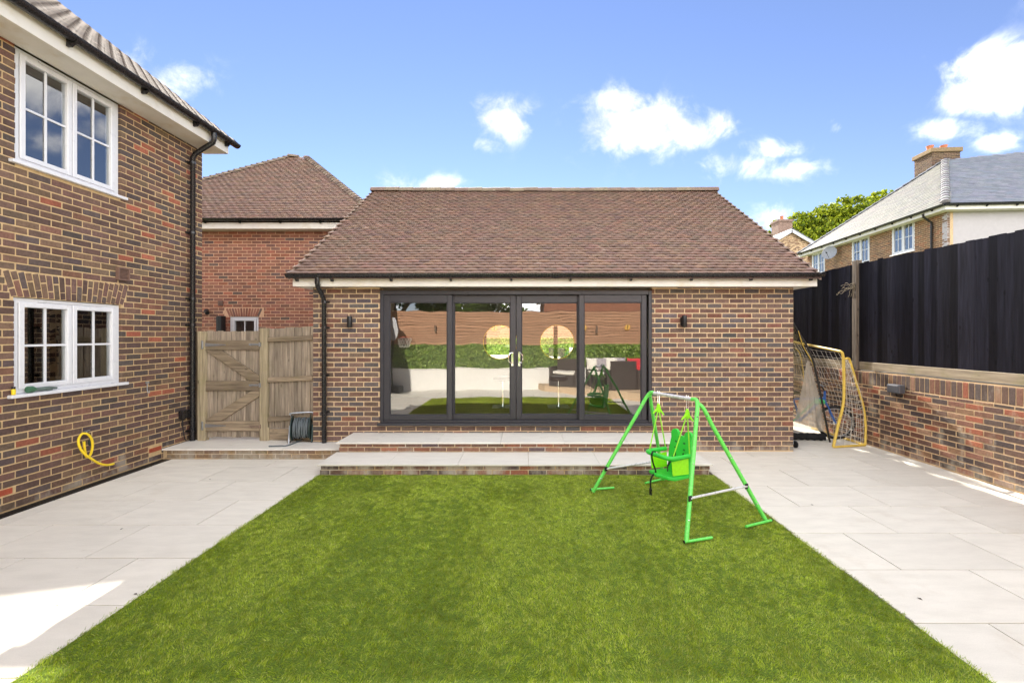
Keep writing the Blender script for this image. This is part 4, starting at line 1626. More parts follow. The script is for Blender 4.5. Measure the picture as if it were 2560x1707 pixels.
# ------------------------------------------------------------------ neighbour's house beyond the gate
NB_ = thing('neighbour_house', (-7, 10.5, 0), 'red brick house with a hipped brown tile roof behind the side gate', 'house')
nf = Frame((-10.3, 10.5, 0), (1, 0, 0), (0, -1, 0))
NW, NT = 6.7, 4.24
nh = (-6.99 + 10.3, -6.31 + 10.3, 1.2, 2.185)
narch = (nh[0] - .13, nh[1] + .13, 2.19, 2.39)
nw = backing(nf, NW, -.05, NT, [nh], thick=.2).build('wall', MORTAR_RED, NB_)
ex = []
for k in range(13):
    t_ = (k + .5) / 13
    ub = nh[0] - .01 + (nh[1] - nh[0] + .02) * t_
    ut = narch[0] + .02 + (narch[1] - narch[0] - .04) * t_
    ex.append(((ub + ut) / 2, 2.29, .05, .2, -math.atan2(ut - ub, .2)))
brickwork(nw, nf, bond(NW, 0, NT, .075, .225, [nh, narch]), PAL_RED, BRICK_RED, 'red', extra=ex)
casement(NB_, Frame((-6.99, 10.5, 1.2), (1, 0, 0), (0, -1, 0)), .68, .985, lights=1, setback=.02, sill=False, room=1.2, room_mat=INWALL)
m = MB()
m.box(-10.25, -10.1, 10.6, 16.6, 0, NT).box(-3.7, -3.6, 10.6, 16.6, 0, NT)
m.build('wall', m_plain('red_brick_plain', lin(150, 92, 74), .9, .25, 8), NB_)
m = MB()
m.box(-10.5, -3.4, 10.22, 10.24, 4.2, 4.34)
m.build('fascia', CREAM, NB_)
m = MB()
m.box(-10.5, -3.4, 10.24, 10.49, 4.2, 4.212)
m.build('soffit', CREAM, NB_)
m = MB()
m.box(-10.3, -3.6, 10.4, 17.0, 4.24, 4.35)
m.build('wall_plate', CREAM, NB_)
gutter(NB_, (-10.6, 10.15, 4.42), (-3.31, 10.15, 4.42), .058, Vector((0, -1, 0)), [(x + 10.6) / 7.29 for x in (-10, -9.1, -8.2, -7.35, -6.55, -5.62, -4.7, -3.8)])
E0, E1 = (-10.6, 10.17, 4.43), (-3.31, 10.17, 4.43)
A0, A1 = (-7.22, 13.58, 7.19), (-6.70, 13.58, 7.19)
B0, B1 = (-10.6, 17.0, 4.43), (-3.31, 17.0, 4.43)
m = MB()
dn = Vector((0, 0, -.05))
vv_ = [Vector(p) + dn for p in (E0, E1, A1, A0, B0, B1)]
m.add(vv_, [(0, 1, 2, 3), (1, 5, 2), (4, 0, 3), (5, 4, 3, 2), (0, 4, 5, 1)])
nroof = m.build('roof', m_plain('underlay', lin(90, 70, 62), .9), NB_)


def hip_inside(O, U, S, poly):
    """poly in world points on the plane -> test of (u, s)"""
    O, U, S = Vector(O), Vector(U).normalized(), Vector(S).normalized()
    q = [((Vector(p) - O).dot(U), (Vector(p) - O).dot(S)) for p in poly]

    def f(u, s):
        s += .05
        ins = False
        for i in range(len(q)):
            (x0, y0), (x1, y1) = q[i], q[i - 1]
            if (y0 > s) != (y1 > s) and u < (x1 - x0) * (s - y0) / (y1 - y0) + x0:
                ins = not ins
        return ins
    return f


Sn_ = (Vector(A0) - Vector(E0))
Sn_.x = 0
O_ = Vector(E0) + Vector((0, -.02, -.03))
tiles(nroof, O_, (1, 0, 0), Sn_, 44, .1, .165, hip_inside(O_, (1, 0, 0), Sn_, [E0, E1, A1, A0]), PAL_TILE, TILE, 'tile_n', count=(0, 46), segs=2)
Sr_ = Vector((-1, 0, (7.19 - 4.43) / 3.39))
O2 = Vector(E1) + Vector((.02, 0, -.03))
tiles(nroof, O2, (0, 1, 0), Sr_, 44, .1, .165, hip_inside(O2, (0, 1, 0), Sr_, [E1, B1, A1]), PAL_TILE, TILE, 'tile_n', count=(0, 44), segs=2, limit=0)
Sl_ = Vector((1, 0, (7.19 - 4.43) / 3.39))
O3 = Vector(B0) + Vector((-.02, 0, -.03))
tiles(nroof, O3, (0, -1, 0), Sl_, 44, .1, .165, hip_inside(O3, (0, -1, 0), Sl_, [B0, E0, A0]), PAL_TILE, TILE, 'tile_n', count=(0, 44), segs=2, limit=0)
PALR = P(((140, 122, 108), 3), ((150, 132, 114), 2), k=.6)


def hip_tiles(parent, a, b, step_, r, name='hip_tile', palette=PALR, mat=None):
    a, b = Vector(a), Vector(b)
    n = max(1, int((b - a).length / step_))
    d = (b - a).normalized()
    side = d.cross(ZUP).normalized()
    upv = side.cross(d)
    k = MB()
    for e, rr in ((0, r), (1, r * .86)):
        for j in range(7):
            t_ = math.pi * j / 6
            p = d * (e * step_ * 1.12) + side * math.cos(t_) * rr + upv * (math.sin(t_) * rr * .8 + (.0 if e else .025))
            k.v.append(tuple(p))
    k.f = [(j, j + 1, 8 + j, 7 + j) for j in range(6)] + [tuple(range(7))[::-1], tuple(range(7, 14))]
    ms = []
    for q in range(4):
        k.c = [pick(palette)] * 14
        ms.append(k.mesh(name, mat or TILE, True))
    for i in range(n):
        link(name, ms[i % 4], parent, Matrix.Translation(a + d * (i * (b - a).length / n) - upv * .02))


hip_tiles(nroof, E0, A0, .16, .10)
hip_tiles(nroof, E1, A1, .16, .10)
hip_tiles(nroof, A0, A1, .26, .12, 'ridge_tile')
t = thing('side_lamp', (-7.15, 10.5, 2.0), 'tall black lantern on the red brick wall beside the neighbour window', 'lamp')
c0 = px(556, 810, 10.45)
m = MB()
m.box(c0.x - .09, c0.x - .05, 10.36, 10.499, c0.z - .17, c0.z + .17).box(c0.x - .05, c0.x + .05, 10.34, 10.499, c0.z - .19, c0.z + .19)
m.build('lamp_body', BLACKM, t, bevel=.008)
t = thing('security_camera', (-7.5, 10.5, 2.3), 'small black dome-ended security camera on the red brick wall', 'camera')
c0 = px(517, 779, 10.45)
m = MB()
m.lathe([(.05, 0), (.05, .02)], (c0.x - .03, 10.49, c0.z + .02), (0, -1, 0), 12)
m.tube([(c0.x - .03, 10.47, c0.z + .02), (c0.x + .02, 10.40, c0.z), (c0.x + .09, 10.34, c0.z - .04)], [.03, .05, .045], 12)
m.build('camera_body', BLACKM, t, smooth=True)
m = MB()
c0 = px(551, 758, 10.49)
m.box(c0.x - .06, c0.x + .06, 10.485, 10.499, c0.z - .06, c0.z + .06)
for k in range(5):
    m.box(c0.x - .05, c0.x + .05, 10.475, 10.485, c0.z - .05 + k * .022, c0.z - .04 + k * .022)
m.build('vent_cover', BROWNV, NB_)

# ------------------------------------------------------------------ right boundary: brick wall, fence, lamp
BWL = thing('boundary_wall', (XW, 5, 0), 'low brown brick retaining wall under the black fence on the right', 'wall')
wf = Frame((XW, 11.6, 0), (0, -1, 0), (-1, 0, 0))
WLn = 11.6 - YB
WH = 1.165
core = backing(wf, WLn, -.05, WH, [], thick=.2, face=-.003).build('mortar_bed', MORTAR_WALL, BWL)
jt = 11.6 - 6.85
rects = bond(WLn, .004, .945, .0747, .225, [(jt - .006, jt + .006, -1, 3)], phase=.12)
u = .0
sold = []
while u < WLn - .08:
    sold.append((u + .011, u + .075, .958, WH - .004 + R.uniform(-.004, .003)))
    u += .0755
brickwork(core, wf, rects + sold, PAL_WALL, BRICK_OLD, 'bwall', dj=.0003, jit=.0004)

FN = thing('boundary_fence', (XW + .06, 5, 1.165), 'tall black-stained vertical board fence above the brick wall on the right', 'fence')
XF = XW + .05
m = MB()
m.box(XF - .005, XF + .025, 1.0, 7.33, 1.168, 1.312)
m.build('gravel_board', GRAVELB, FN, bevel=.003)
m = MB()
m.box(XF - .005, XF + .025, 7.45, 11.6, 1.168, 1.312)
m.build('gravel_board', GRAVELB, FN, bevel=.003)
y = 1.0
while y < 11.5:
    wd_ = R.uniform(.082, .1)
    if y < 7.338 < y + wd_:
        wd_ = 7.3385 - y
    elif 7.338 <= y < 7.44:
        y = 7.4415
        continue
    zt = 2.925 + R.uniform(-.012, .012) + .01 * math.sin(y * 2)
    lean = R.uniform(-.004, .004)
    b = MB()
    x0 = XF + R.uniform(-.002, .002)
    # feather-edge board: thick edge proud, thin edge tucked behind the next
    b.add([(x0 + .010, y, 1.314), (x0 + .014, y, 1.314), (x0 + .014, y + wd_ - .0015, 1.314), (x0 - .003, y + wd_ - .0015, 1.314),
           (x0 + .010, y + lean, zt), (x0 + .014, y + lean, zt), (x0 + .014, y + wd_ - .0015 + lean, zt), (x0 - .003, y + wd_ - .0015 + lean, zt)],
          [(0, 3, 2, 1), (4, 5, 6, 7), (0, 1, 5, 4), (1, 2, 6, 5), (2, 3, 7, 6), (3, 0, 4, 7)][::1])
    ob = b.build('board', FENCE, FN)
    y += wd_ + (R.choice((0, 0, .0015, .004)) if y > 5 else 0)
for yy in (7.34, 9.2, 5.5, 3.7, 1.9):
    m = MB()
    if yy == 7.34:
        m.box(XF - .045, XF + .05, yy, yy + .10, 1.168, 2.99)
    else:
        m.box(XF + .03, XF + .12, yy, yy + .10, 1.168, 2.9)
    m.build('post', FENCEP, FN, bevel=.006)
for z in (1.5, 2.1, 2.7):
    m = MB()
    m.box(XF + .016, XF + .05, 1.0, 11.5, z, z + .08)
    m.build('rail', FENCEP, FN)
m = MB()
cp = [(XF - .03, 11.0, 1.178), (XF - .035, 8.5, 1.18), (XF - .03, 7.2, 1.176), (XF - .04, 6.3, 1.185), (XF - .03, 5.7, 1.176), (XF - .045, 4.9, 1.184), (XF - .03, 3.8, 1.176), (XF - .03, 1.0, 1.178)]
m.tube(smooth_path(cp, 8), .006, 6)
m.tube(smooth_path([(a + .004, b, c + .012 + .01 * math.sin(b * 5)) for (a, b, c) in cp], 8), .004, 6)
tag(m.build('cable', RUBBER, None, smooth=True), 'dark cable laid along the top of the right brick wall', 'cable')
m = MB()
for k in range(6):
    q = px(2140, 712 + R.uniform(-4, 8), 7.36)
    pts = [q]
    for s_ in range(9):
        q = q + Vector((R.uniform(-.02, .01), R.uniform(.01, .055), R.uniform(-.03, .03)))
        pts.append(Vector((min(q.x, XF - .012) - R.uniform(.002, .012), q.y, q.z)))
    m.tube(smooth_path(pts[1:], 4), .0035, 5)
for k in range(3):
    q = Vector((XF - .06, 7.36, 2.62))
    pts = [q]
    for s_ in range(6):
        q = q + Vector((R.uniform(-.008, .006), R.uniform(-.02, .03), R.uniform(-.06, -.02)))
        pts.append(q)
    m.tube(smooth_path(pts, 4), .0035, 5)
tag(m.build('dead_vine', m_plain('dry_stem', lin(140, 128, 108), .9), None, smooth=True), 'dry curling vine stems on the black fence beside its faded post', 'vine')
lc = pxwall(2243, 971, XW - .06)
t = thing('bulkhead_lamp', (XW, lc.y, lc.z), 'dark grey bulkhead lamp fixed to the top of the right brick wall', 'lamp')
m = MB()
m.box(XW - .13, XW - .028, lc.y - .11, lc.y + .11, lc.z - .065, lc.z + .06)
m.build('housing', m_plain('grey_metal', lin(92, 94, 102), .35, .06, 10, metal=.3), t, bevel=.018)
m = MB()
m.box(XW - .028, XW - .001, lc.y - .06, lc.y + .06, lc.z - .05, lc.z + .05)
m.build('mount', BLACKM, t)
m = MB()
m.tube(smooth_path([(XW - .05, lc.y + .03, lc.z - .06), (XW - .05, lc.y + .02, lc.z - .11), (XW - .02, lc.y - .02, lc.z - .12), (XW - .004, lc.y - .03, lc.z - .09)], 5), .008, 6)
m.build('sensor_arm', BLACKM, t, smooth=True)

# ------------------------------------------------------------------ football goal, rebounder, bicycle, scooter in the side passage
t = thing('football_goal', (5.1, 7.0, 0), 'yellow-framed football goal with white net standing against the right wall', 'goal')
pA, pB = pxg(2083, 1117, .02), pxg(2163, 1112, .02)
front = [pA, px(2096, 1060, 6.93), px(2108, 1010, 6.95), px(2110, 960, 6.96), px(2109, 905, 6.97), px(2107, 888, 6.97), px(2103, 880, 6.98)]
bar_end = px(1975, 853, 8.4)
m = MB()
m.tube(smooth_path(front + [px(2085, 875, 7.15), bar_end], 6), .021, 10)
gp = m.build('front_frame', YELLOWP, t, smooth=True)
back = [px(2111, 898, 7.0), px(2121, 896, 7.05), px(2126, 905, 7.06), px(2142, 960, 7.08), px(2158, 1015, 7.08), px(2164, 1062, 7.08), pB]
m = MB()
m.tube(smooth_path(back, 6), .017, 10)
m.build('rear_stay', YELLOWP, t, smooth=True)
m = MB()
m.tube([pA, pB], .016, 10)
m.tube([pB, pB + Vector((.0, 1.3, 0))], .016, 8)
m.build('ground_bar', YELLOWP, t, smooth=True)
for q in (pA, pB):
    pass
# net strands: side net between front post and rear stay, back net along the crossbar
fp, bpth = smooth_path(front, 6), smooth_path(back, 6)


def at_path(path, f_):
    L = [0]
    for a, b in zip(path[:-1], path[1:]):
        L.append(L[-1] + (b - a).length)
    d = f_ * L[-1]
    for i in range(len(path) - 1):
        if L[i + 1] >= d:
            return path[i].lerp(path[i + 1], (d - L[i]) / max(1e-6, L[i + 1] - L[i]))
    return path[-1]


m = MB()


def strand(pts, r=.0026):
    m.tube([p + Vector((R.uniform(-.006, .006), R.uniform(-.006, .006), R.uniform(-.006, .006))) for p in pts], r, 3, cap=False)


for k in range(1, 15):
    f_ = k / 15
    a, b = at_path(fp, f_), at_path(bpth[::-1], 1 - (1 - f_) * 1.0) if False else at_path(list(reversed(bpth)), 1 - f_)
    a, b = at_path(fp, f_), at_path(list(reversed(bpth)), f_)
    strand([a.lerp(b, s_ / 5) - ZUP * (.05 * math.sin(math.pi * s_ / 5)) for s_ in range(6)])
for j in range(1, 6):
    strand([at_path(fp, k / 15).lerp(at_path(list(reversed(bpth)), k / 15), j / 6) - ZUP * .05 * math.sin(math.pi * j / 6) for k in range(0, 16)])
m.build('side_net', NETC, t)
m = MB()
cb0, cb1 = front[-1], bar_end
rear0, rear1 = pB + Vector((-.02, 0, .0)), pB + Vector((-.02, 1.4, 0))


def bnet(s_, h_):
    top_ = cb0.lerp(cb1, s_)
    low_ = rear0.lerp(rear1, s_)
    p = top_.lerp(low_, h_)
    p.x += .22 * math.sin(math.pi * h_) * .6 + .02 * math.sin(9 * s_ + 5 * h_)
    p.z -= .06 * math.sin(math.pi * s_) * (1 - h_) + .03 * math.sin(14 * s_) * math.sin(math.pi * h_)
    p.x = min(p.x, XW - .02)
    return p


for k in range(0, 15):
    strand([bnet(s_ / 14, k / 15) for s_ in range(15)], .0028)
for k in range(0, 15):
    strand([bnet(k / 14, s_ / 15) for s_ in range(16)], .0028)
m.build('rear_net', NETC, t)

t = thing('rebound_net', (4.7, 7.35, 0), 'black-poled rebound net with pale mesh and a black hem leaning beside the goal', 'sports net')
b0, b1 = pxg(2075, 1105, .0), px(2035, 920, 7.34)
m = MB()
m.tube(smooth_path([b0, px(2062, 1040, 7.28), px(2042, 940, 7.32), px(2025, 880, 7.36), px(1992, 822, 7.42), px(1960, 770, 7.5)], 6), .016, 8)
m.build('pole', BLACKM, t, smooth=True)
m = MB()
m.tube(smooth_path([px(2030, 905, 7.38), px(2010, 872, 7.40), px(1996, 835, 7.44), px(1965, 775, 7.5)], 6), .010, 8)
m.build('pole', BLACKM, t, smooth=True)
m = MB()
edge = [px(1996, 827, 7.40), px(2008, 865, 7.38), px(2030, 905, 7.36), px(2046, 960, 7.34), px(2058, 1030, 7.31), px(2071, 1098, 7.29)]
m.tube(smooth_path(edge, 6), .006, 6)
m.tube(smooth_path([px(1988, 870, 7.5), px(2000, 885, 7.5), px(2008, 930, 7.5), px(2010, 965, 7.5)], 6), .006, 6)
m.build('edge_cord', YELLOWP, t, smooth=True)
m = MB()
sheet = []
rowsS = 9
for r_ in range(rowsS + 1):
    f_ = r_ / rowsS
    rt = at_path([px(2022, 900, 7.42), px(2046, 975, 7.36), px(2060, 1040, 7.34), px(2068, 1080, 7.33)], f_)
    lf = at_path([px(2016, 905, 7.44), px(2004, 980, 7.44), px(1992, 1040, 7.42), px(1984, 1066, 7.40)], f_)
    row = []
    for k in range(13):
        p = lf.lerp(rt, k / 12)
        p.y += .035 * math.sin(k * 2.1 + r_ * .25) * f_
        row.append(p)
    sheet.append(row)
vs_ = [p for row in sheet for p in row]
fs = [(r_ * 13 + k, r_ * 13 + k + 1, (r_ + 1) * 13 + k + 1, (r_ + 1) * 13 + k) for r_ in range(rowsS) for k in range(12)]
m.add(vs_, fs)
m.build('mesh_sheet', SHEER, t, smooth=True)
m = MB()
for k in range(-16, 30):
    for sgn in (1, -1):
        pts = []
        for s_ in range(15):
            h_ = 800 + s_ * 18
            x_ = 1960 + k * 5 + sgn * s_ * 9
            rb = 1996 + (h_ - 827) * .55 if h_ < 960 else 2060
            lim = min(rb, 2015)
            if 1958 < x_ < lim:
                pts.append(px(x_, h_, 7.46))
        if len(pts) > 1:
            m.tube(pts, .0018, 3, cap=False)
m.build('diamond_net', m_plain('straw_net', lin(176, 164, 118), .9), t)
m = MB()
bag = [(px(1962, 1078, 7.42)), px(1990, 1068, 7.36), px(2012, 1069, 7.36), px(2030, 1076, 7.34), px(2052, 1082, 7.32), px(2068, 1087, 7.3)]
m.tube(smooth_path([Vector((p.x, p.y + .06, .06)) for p in bag], 4), [.055 + .008 * math.sin(k * 1.9) for k in range(21)], 10)
m.build('hem_bag', m_plain('black_fabric', lin(22, 21, 24), .85, .2, 40, .4), t, smooth=True)

t = thing('bicycle', (4.7, 8.0, 0), 'blue child bicycle parked behind the yellow goal net', 'bicycle')
bo = Vector((4.62, 7.95, 0))


def wheel(c, r_, ax_, parent):
    w_ = MB()
    n = 28
    a1 = ax_.orthogonal().normalized()
    a2 = ax_.cross(a1)
    ring = [c + (a1 * math.cos(2 * math.pi * k / n) + a2 * math.sin(2 * math.pi * k / n)) * r_ for k in range(n + 1)]
    w_.tube(ring, .024, 8, cap=False)
    tyre = w_.build('wheel', RUBBER, parent, smooth=True)
    w_ = MB()
    w_.tube([c + (p - c) * .9 for p in ring], .008, 6, cap=False)
    w_.lathe([(.02, -.03), (.02, .03)], c, ax_, 10)
    for k in range(14):
        w_.tube([c + ax_ * (.02 if k % 2 else -.02), c + (ring[k * 2] - c) * .9], .0022, 3)
    w_.build('rim', STEEL, tyre)


fwv = Vector((.93, -.36, 0)).normalized()
axw = fwv.cross(ZUP)
wF = Vector((5.2, 7.45, .285))
wR = wF - Vector((.86, -.33, 0))
wheel(wF, .26, axw, t)
wheel(wR, .26, axw, t)
m = MB()
hd = wF + Vector((-.14, .05, .42))
bb = wF.lerp(wR, .55) + Vector((0, 0, .0))
st = bb + Vector((-.1, .03, .36))
for (a, b, r_) in ((hd, bb, .018), (hd - ZUP * .02, st, .015), (bb, st, .015), (bb, wR, .011), (st, wR, .009), (hd + ZUP * .1, hd - ZUP * .08, .018)):
    m.tube([a, b], r_, 8)
m.build('frame', BLUE, t, smooth=True)
m = MB()
for s_ in (-1, 1):
    m.tube([hd - ZUP * .06 + axw * .04 * s_, wF + axw * .045 * s_], .011, 8)
m.build('fork', BLUE, t, smooth=True)
m = MB()
m.tube([hd + ZUP * .08, hd + ZUP * .2 - fwv * .05], .012, 8)
m.tube([hd + ZUP * .2 - fwv * .05 - axw * .24, hd + ZUP * .2 - fwv * .05 + axw * .24], .011, 8)
m.build('handlebar', BLACKM, t, smooth=True)
m = MB()
m.tube([st, st + ZUP * .1], .011, 8)
m.tube([st + ZUP * .12 - fwv * .12, st + ZUP * .12, st + ZUP * .11 + fwv * .1], [.06, .045, .018], 8)
m.build('saddle', BLACKM, t, smooth=True)
t = thing('kick_scooter', (4.2, 7.2, 0), 'kick scooter with a black front wheel by the garden room corner', 'scooter')
w0 = pxg(1988, 1119, 0) + Vector((0, 0, .055))
m = MB()
m.lathe([(.03, -.014), (.05, -.014), (.055, -.008), (.055, .008), (.05, .014), (.03, .014)], w0, Vector((1, .2, 0)), 20)
m.build('wheel', RUBBER, t, smooth=True)
m = MB()
m.tube([w0 + Vector((-.02, .02, .0)), w0 + Vector((-.03, .03, .1)), w0 + Vector((-.10, .12, .75))], .013, 8)
m.tube([w0 + Vector((-.10, -.03, .75)), w0 + Vector((-.10, .27, .75))], .012, 8)
m.build('steering_stem', m_plain('light_blue_metal', lin(150, 176, 200), .3, metal=.4), t, smooth=True)
m = MB()
m.bar(w0 + Vector((-.04, .06, .02)), w0 + Vector((-.09, .5, .02)), .11, .025)
m.build('deck', BLACKM, t, bevel=.008)
m = MB()
m.lathe([(.03, -.014), (.05, -.014), (.055, -.008), (.055, .008), (.05, .014), (.03, .014)], w0 + Vector((-.1, .57, 0)), Vector((1, .2, 0)), 20)
m.build('wheel', RUBBER, t, smooth=True)
m = MB()
q0 = px(2052, 1003, 7.5)
m.tube(smooth_path([q0 + Vector((-.12, 0, -.01)), q0 + Vector((-.05, 0, .0)), q0 + Vector((.02, 0, -.005)), q0 + Vector((.06, 0, -.02))], 5), [.03 + .012 * math.sin(k / 15 * math.pi) for k in range(16)], 10)
m.tube([q0 + Vector((-.12, 0, -.01)), q0 + Vector((-.5, .05, -.4)), Vector((q0.x - .62, q0.y + .12, .015))], .014, 8)
tag(m.build('toy_bat', m_plain('green_toy_plastic', lin(92, 196, 120), .4), None, smooth=True), 'green toy bat propped behind the rebound net', 'toy')

# ------------------------------------------------------------------ house beyond the fence on the right
RH = thing('slate_roof_house', (15.2, 16.1, 0), 'brick and white clapboard house with grey slate hipped roof beyond the black fence', 'house')
dv, evv = Vector((.075, 1, 0)).normalized(), Vector((1, -.075, 0)).normalized()
rc0 = Vector((15.25, 16.05, 0))
lf_ = Frame(rc0 + dv * 9.0, -dv, -evv)      # left wall, u from far to near
EZR = 6.42


def wall_u(xpix):
    """photo column -> u on the left wall"""
    k_ = (xpix - CX) / F
    # point rc0 + dv*t : x = k*y
    t_ = (k_ * rc0.y - rc0.x) / (dv.x - k_ * dv.y)
    return 9.0 - t_


def wall_z(xpix, ypix):
    t_ = 9.0 - wall_u(xpix)
    return H - (ypix - CY) * (rc0.y + dv.y * t_) / F


wins = []
for (xa, xb, yt, yb_) in ((2228.5, 2286, 548, 620), (2128.5, 2173.5, 587, 645), (2029, 2062, 625, 670)):
    ua, ub = wall_u(xa), wall_u(xb)
    zt = wall_z(xb, yt)
    zb = zt - 1.22
    wins.append((ua, ub, zb, zt))
rw = backing(lf_, 9.0, 3.0, EZR - .1, wins, thick=.2).build('wall', MORTAR_WALL, RH)
brickwork(rw, lf_, bond(9.0, 3.0, EZR - .1, .075, .225, wins), PAL_BROWN, BRICK_RED, 'brown')
for (ua, ub, zb, zt) in wins:
    casement(RH, Frame(lf_.pt(ua, zb, 0), lf_.u, lf_.n), ub - ua, zt - zb, setback=.02, room=.9, fw=.06, sash=.055, room_mat=INWALL, sill_over=.05)
m = MB()
m.fbox(lf_, .05, 8.95, 0, 3.0, -.3, -.02)
m.build('wall', m_plain('brown_brick_plain', lin(150, 118, 96), .9, .25, 8), RH)
ff_ = Frame(rc0, evv, -dv)
m = MB()
m.fbox(ff_, .1, 14, 0, EZR - .1, -.3, -.06)
m.build('front_wall', CLAPB, RH)
z = 3.0
while z < EZR - .15:
    m = MB()
    p = [(-.03, z), (-.012, z + .215), (-.06, z + .215), (-.06, z)]
    a_ = [ff_.pt(.12, v_, d_) for (d_, v_) in p]
    b_ = [ff_.pt(13.9, v_, d_) for (d_, v_) in p]
    m.add(a_ + b_, [(0, 4, 5, 1), (1, 5, 6, 2), (3, 7, 4, 0), (0, 1, 2, 3), (7, 6, 5, 4)])
    m.build('clapboard', CLAPB, RH)
    z += .2
m = MB()
m.fbox(ff_, .0, .1, 3.0, EZR - .1, -.2, .0)
m.build('corner_board', CLAPB, RH)
oh = .35
cN = rc0 - evv * oh - dv * oh + ZUP * EZR
cF = rc0 - evv * oh + dv * (9.0 + oh) + ZUP * EZR
cR = rc0 + evv * 14.3 - dv * oh + ZUP * EZR
AP = px(2362, 402, 20.4)
RR = Vector((33.0, AP.y + 3.2, AP.z))
m = MB()
bR = Vector((cR.x + .75, cR.y + 9.7, EZR))
m.add([cN, cF, AP, RR, cR, bR], [(1, 0, 2), (0, 4, 3, 2), (5, 1, 2, 3), (4, 5, 3)])
rroof = m.build('roof', m_plain('slate_underlay', lin(110, 114, 122), .8), RH)
SLt = (AP - cN)
Udir = (cN - cF).normalized()
Nn_ = Udir.cross(AP - cF).normalized()
Sd = Nn_.cross(Udir)
O4 = cF + Nn_ * .01
tiles(rroof, O4, Udir, Sd, 70, .17, .3, hip_inside(O4, Udir, Sd, [cF, cN, AP]), PAL_SLATE2, SLATE, 'slate', count=(0, 40), lift=.014, thick=.008, camber=0, segs=1, name='slate')
Uf = (cR - cN).normalized()
Nf = Uf.cross(AP - cN).normalized()
Sf = Nf.cross(Uf)
O5 = cN + Nf * .01
tiles(rroof, O5, Uf, Sf, 70, .17, .3, hip_inside(O5, Uf, Sf, [cN, cR, RR, AP]), PAL_SLATE, SLATE, 'slate2', count=(0, 60), lift=.014, thick=.008, camber=0, segs=1, limit=200, name='slate')
hip_tiles(rroof, cN + Vector((0, 0, .02)), AP, .33, .15, 'hip_tile', P(((150, 148, 144), 3), ((136, 136, 138), 2)), SLATE)
hip_tiles(rroof, cF, AP, .33, .12, 'hip_tile', P(((120, 122, 128), 3), ((110, 112, 118), 2)), SLATE)
hip_tiles(rroof, AP, RR, .42, .13, 'ridge_tile', P(((120, 122, 128), 3), ((110, 112, 118), 2)), SLATE)
m = MB()
for (a, b, n_) in ((cN, cF, -evv), (cN, cR, -dv)):
    d_ = (b - a).normalized()
    m.bar(a - ZUP * .13 - n_ * .02 + d_ * .02, b - ZUP * .13 - n_ * .02, .02, .16)
m.build('fascia', CREAM, RH)
m = MB()
m.fbox(lf_, -.33, 9.33, EZR - .215, EZR - .2, 0, .33)
m.fbox(ff_, .0, 14.2, EZR - .218, EZR - .203, 0, .33)
m.build('soffit', CREAM, RH)
gutter(RH, cF - evv * .05 - ZUP * .03, cN - evv * .05 - ZUP * .03 - dv * .05, .06, -evv, [k / 10 + .04 for k in range(10)])
gutter(RH, cN - dv * .05 - ZUP * .03 - evv * .05, cR - dv * .05 - ZUP * .03, .06, -dv, [k / 15 + .03 for k in range(15)])
pt = lf_.pt(wall_u(2333), 0, 0)
downpipe(RH, [pt + Vector((0, 0, EZR - .12)) - evv * .36, pt + Vector((0, 0, EZR - .24)) - evv * .34, pt + Vector((0, 0, EZR - .45)) - evv * .06, pt + Vector((0, 0, 1.0)) - evv * .06], .04,
         [(pt + Vector((0, 0, z_)) - evv * .06, 0) for z_ in (5.8, 4.8, 3.8)], evv)
# chimney
cc0 = Vector((19.15, 20.9, 0))
cz0, cz1 = 8.4, 10.36
ch = MB()
chf = [Frame(cc0, evv, -dv), Frame(cc0 + dv * 1.05, -dv, -evv)]
m = MB()
p = [cc0 + evv * a + dv * b for (a, b) in ((.01, .01), (1.24, .01), (1.24, 1.04), (.01, 1.04))]
m.add([q + ZUP * cz0 for q in p] + [q + ZUP * cz1 for q in p], [(3, 2, 1, 0), (4, 5, 6, 7)] + [(i, (i + 1) % 4, 4 + (i + 1) % 4, 4 + i) for i in range(4)])
chim = m.build('chimney', MORTAR_WALL, RH)
brickwork(chim, chf[0], bond(1.25, cz0, cz1, .075, .225, []), P(((128, 104, 86), 5), ((112, 92, 80), 4), k=.6), BRICK_RED, 'chim', limit=60)
brickwork(chim, chf[1], bond(1.05, cz0, cz1, .075, .225, []), P(((128, 104, 86), 5), ((112, 92, 80), 4), k=.6), BRICK_RED, 'chim', limit=60)
m = MB()
p = [cc0 + evv * a + dv * b for (a, b) in ((-.07, -.07), (1.32, -.07), (1.32, 1.12), (-.07, 1.12))]
m.add([q + ZUP * cz1 for q in p] + [q + ZUP * (cz1 + .2) for q in p], [(3, 2, 1, 0), (4, 5, 6, 7)] + [(i, (i + 1) % 4, 4 + (i + 1) % 4, 4 + i) for i in range(4)])
m.build('chimney_cap', STONE, chim, bevel=.02)
for a in (.3, .92):
    q = cc0 + evv * a + dv * .5 + ZUP * (cz1 + .2)
    m = MB()
    m.lathe([(.13, 0), (.12, .2), (.15, .27), (.15, .3), (.11, .3)], q, ZUP, 14)
    m.build('chimney_pot', POT, chim, smooth=True)
m = MB()
q = cc0 - dv * .012
m.add([q + ZUP * 8.78, q + evv * 1.25 + ZUP * 9.66, q + evv * 1.25 + ZUP * 9.86, q + ZUP * 8.98], [(0, 1, 2, 3)])
q = cc0 - evv * .012
m.add([q + ZUP * 8.75, q + dv * 1.05 + ZUP * 8.72, q + dv * 1.05 + ZUP * 8.98, q + ZUP * 8.98], [(0, 3, 2, 1)])
m.build('flashing', LEAD, chim)
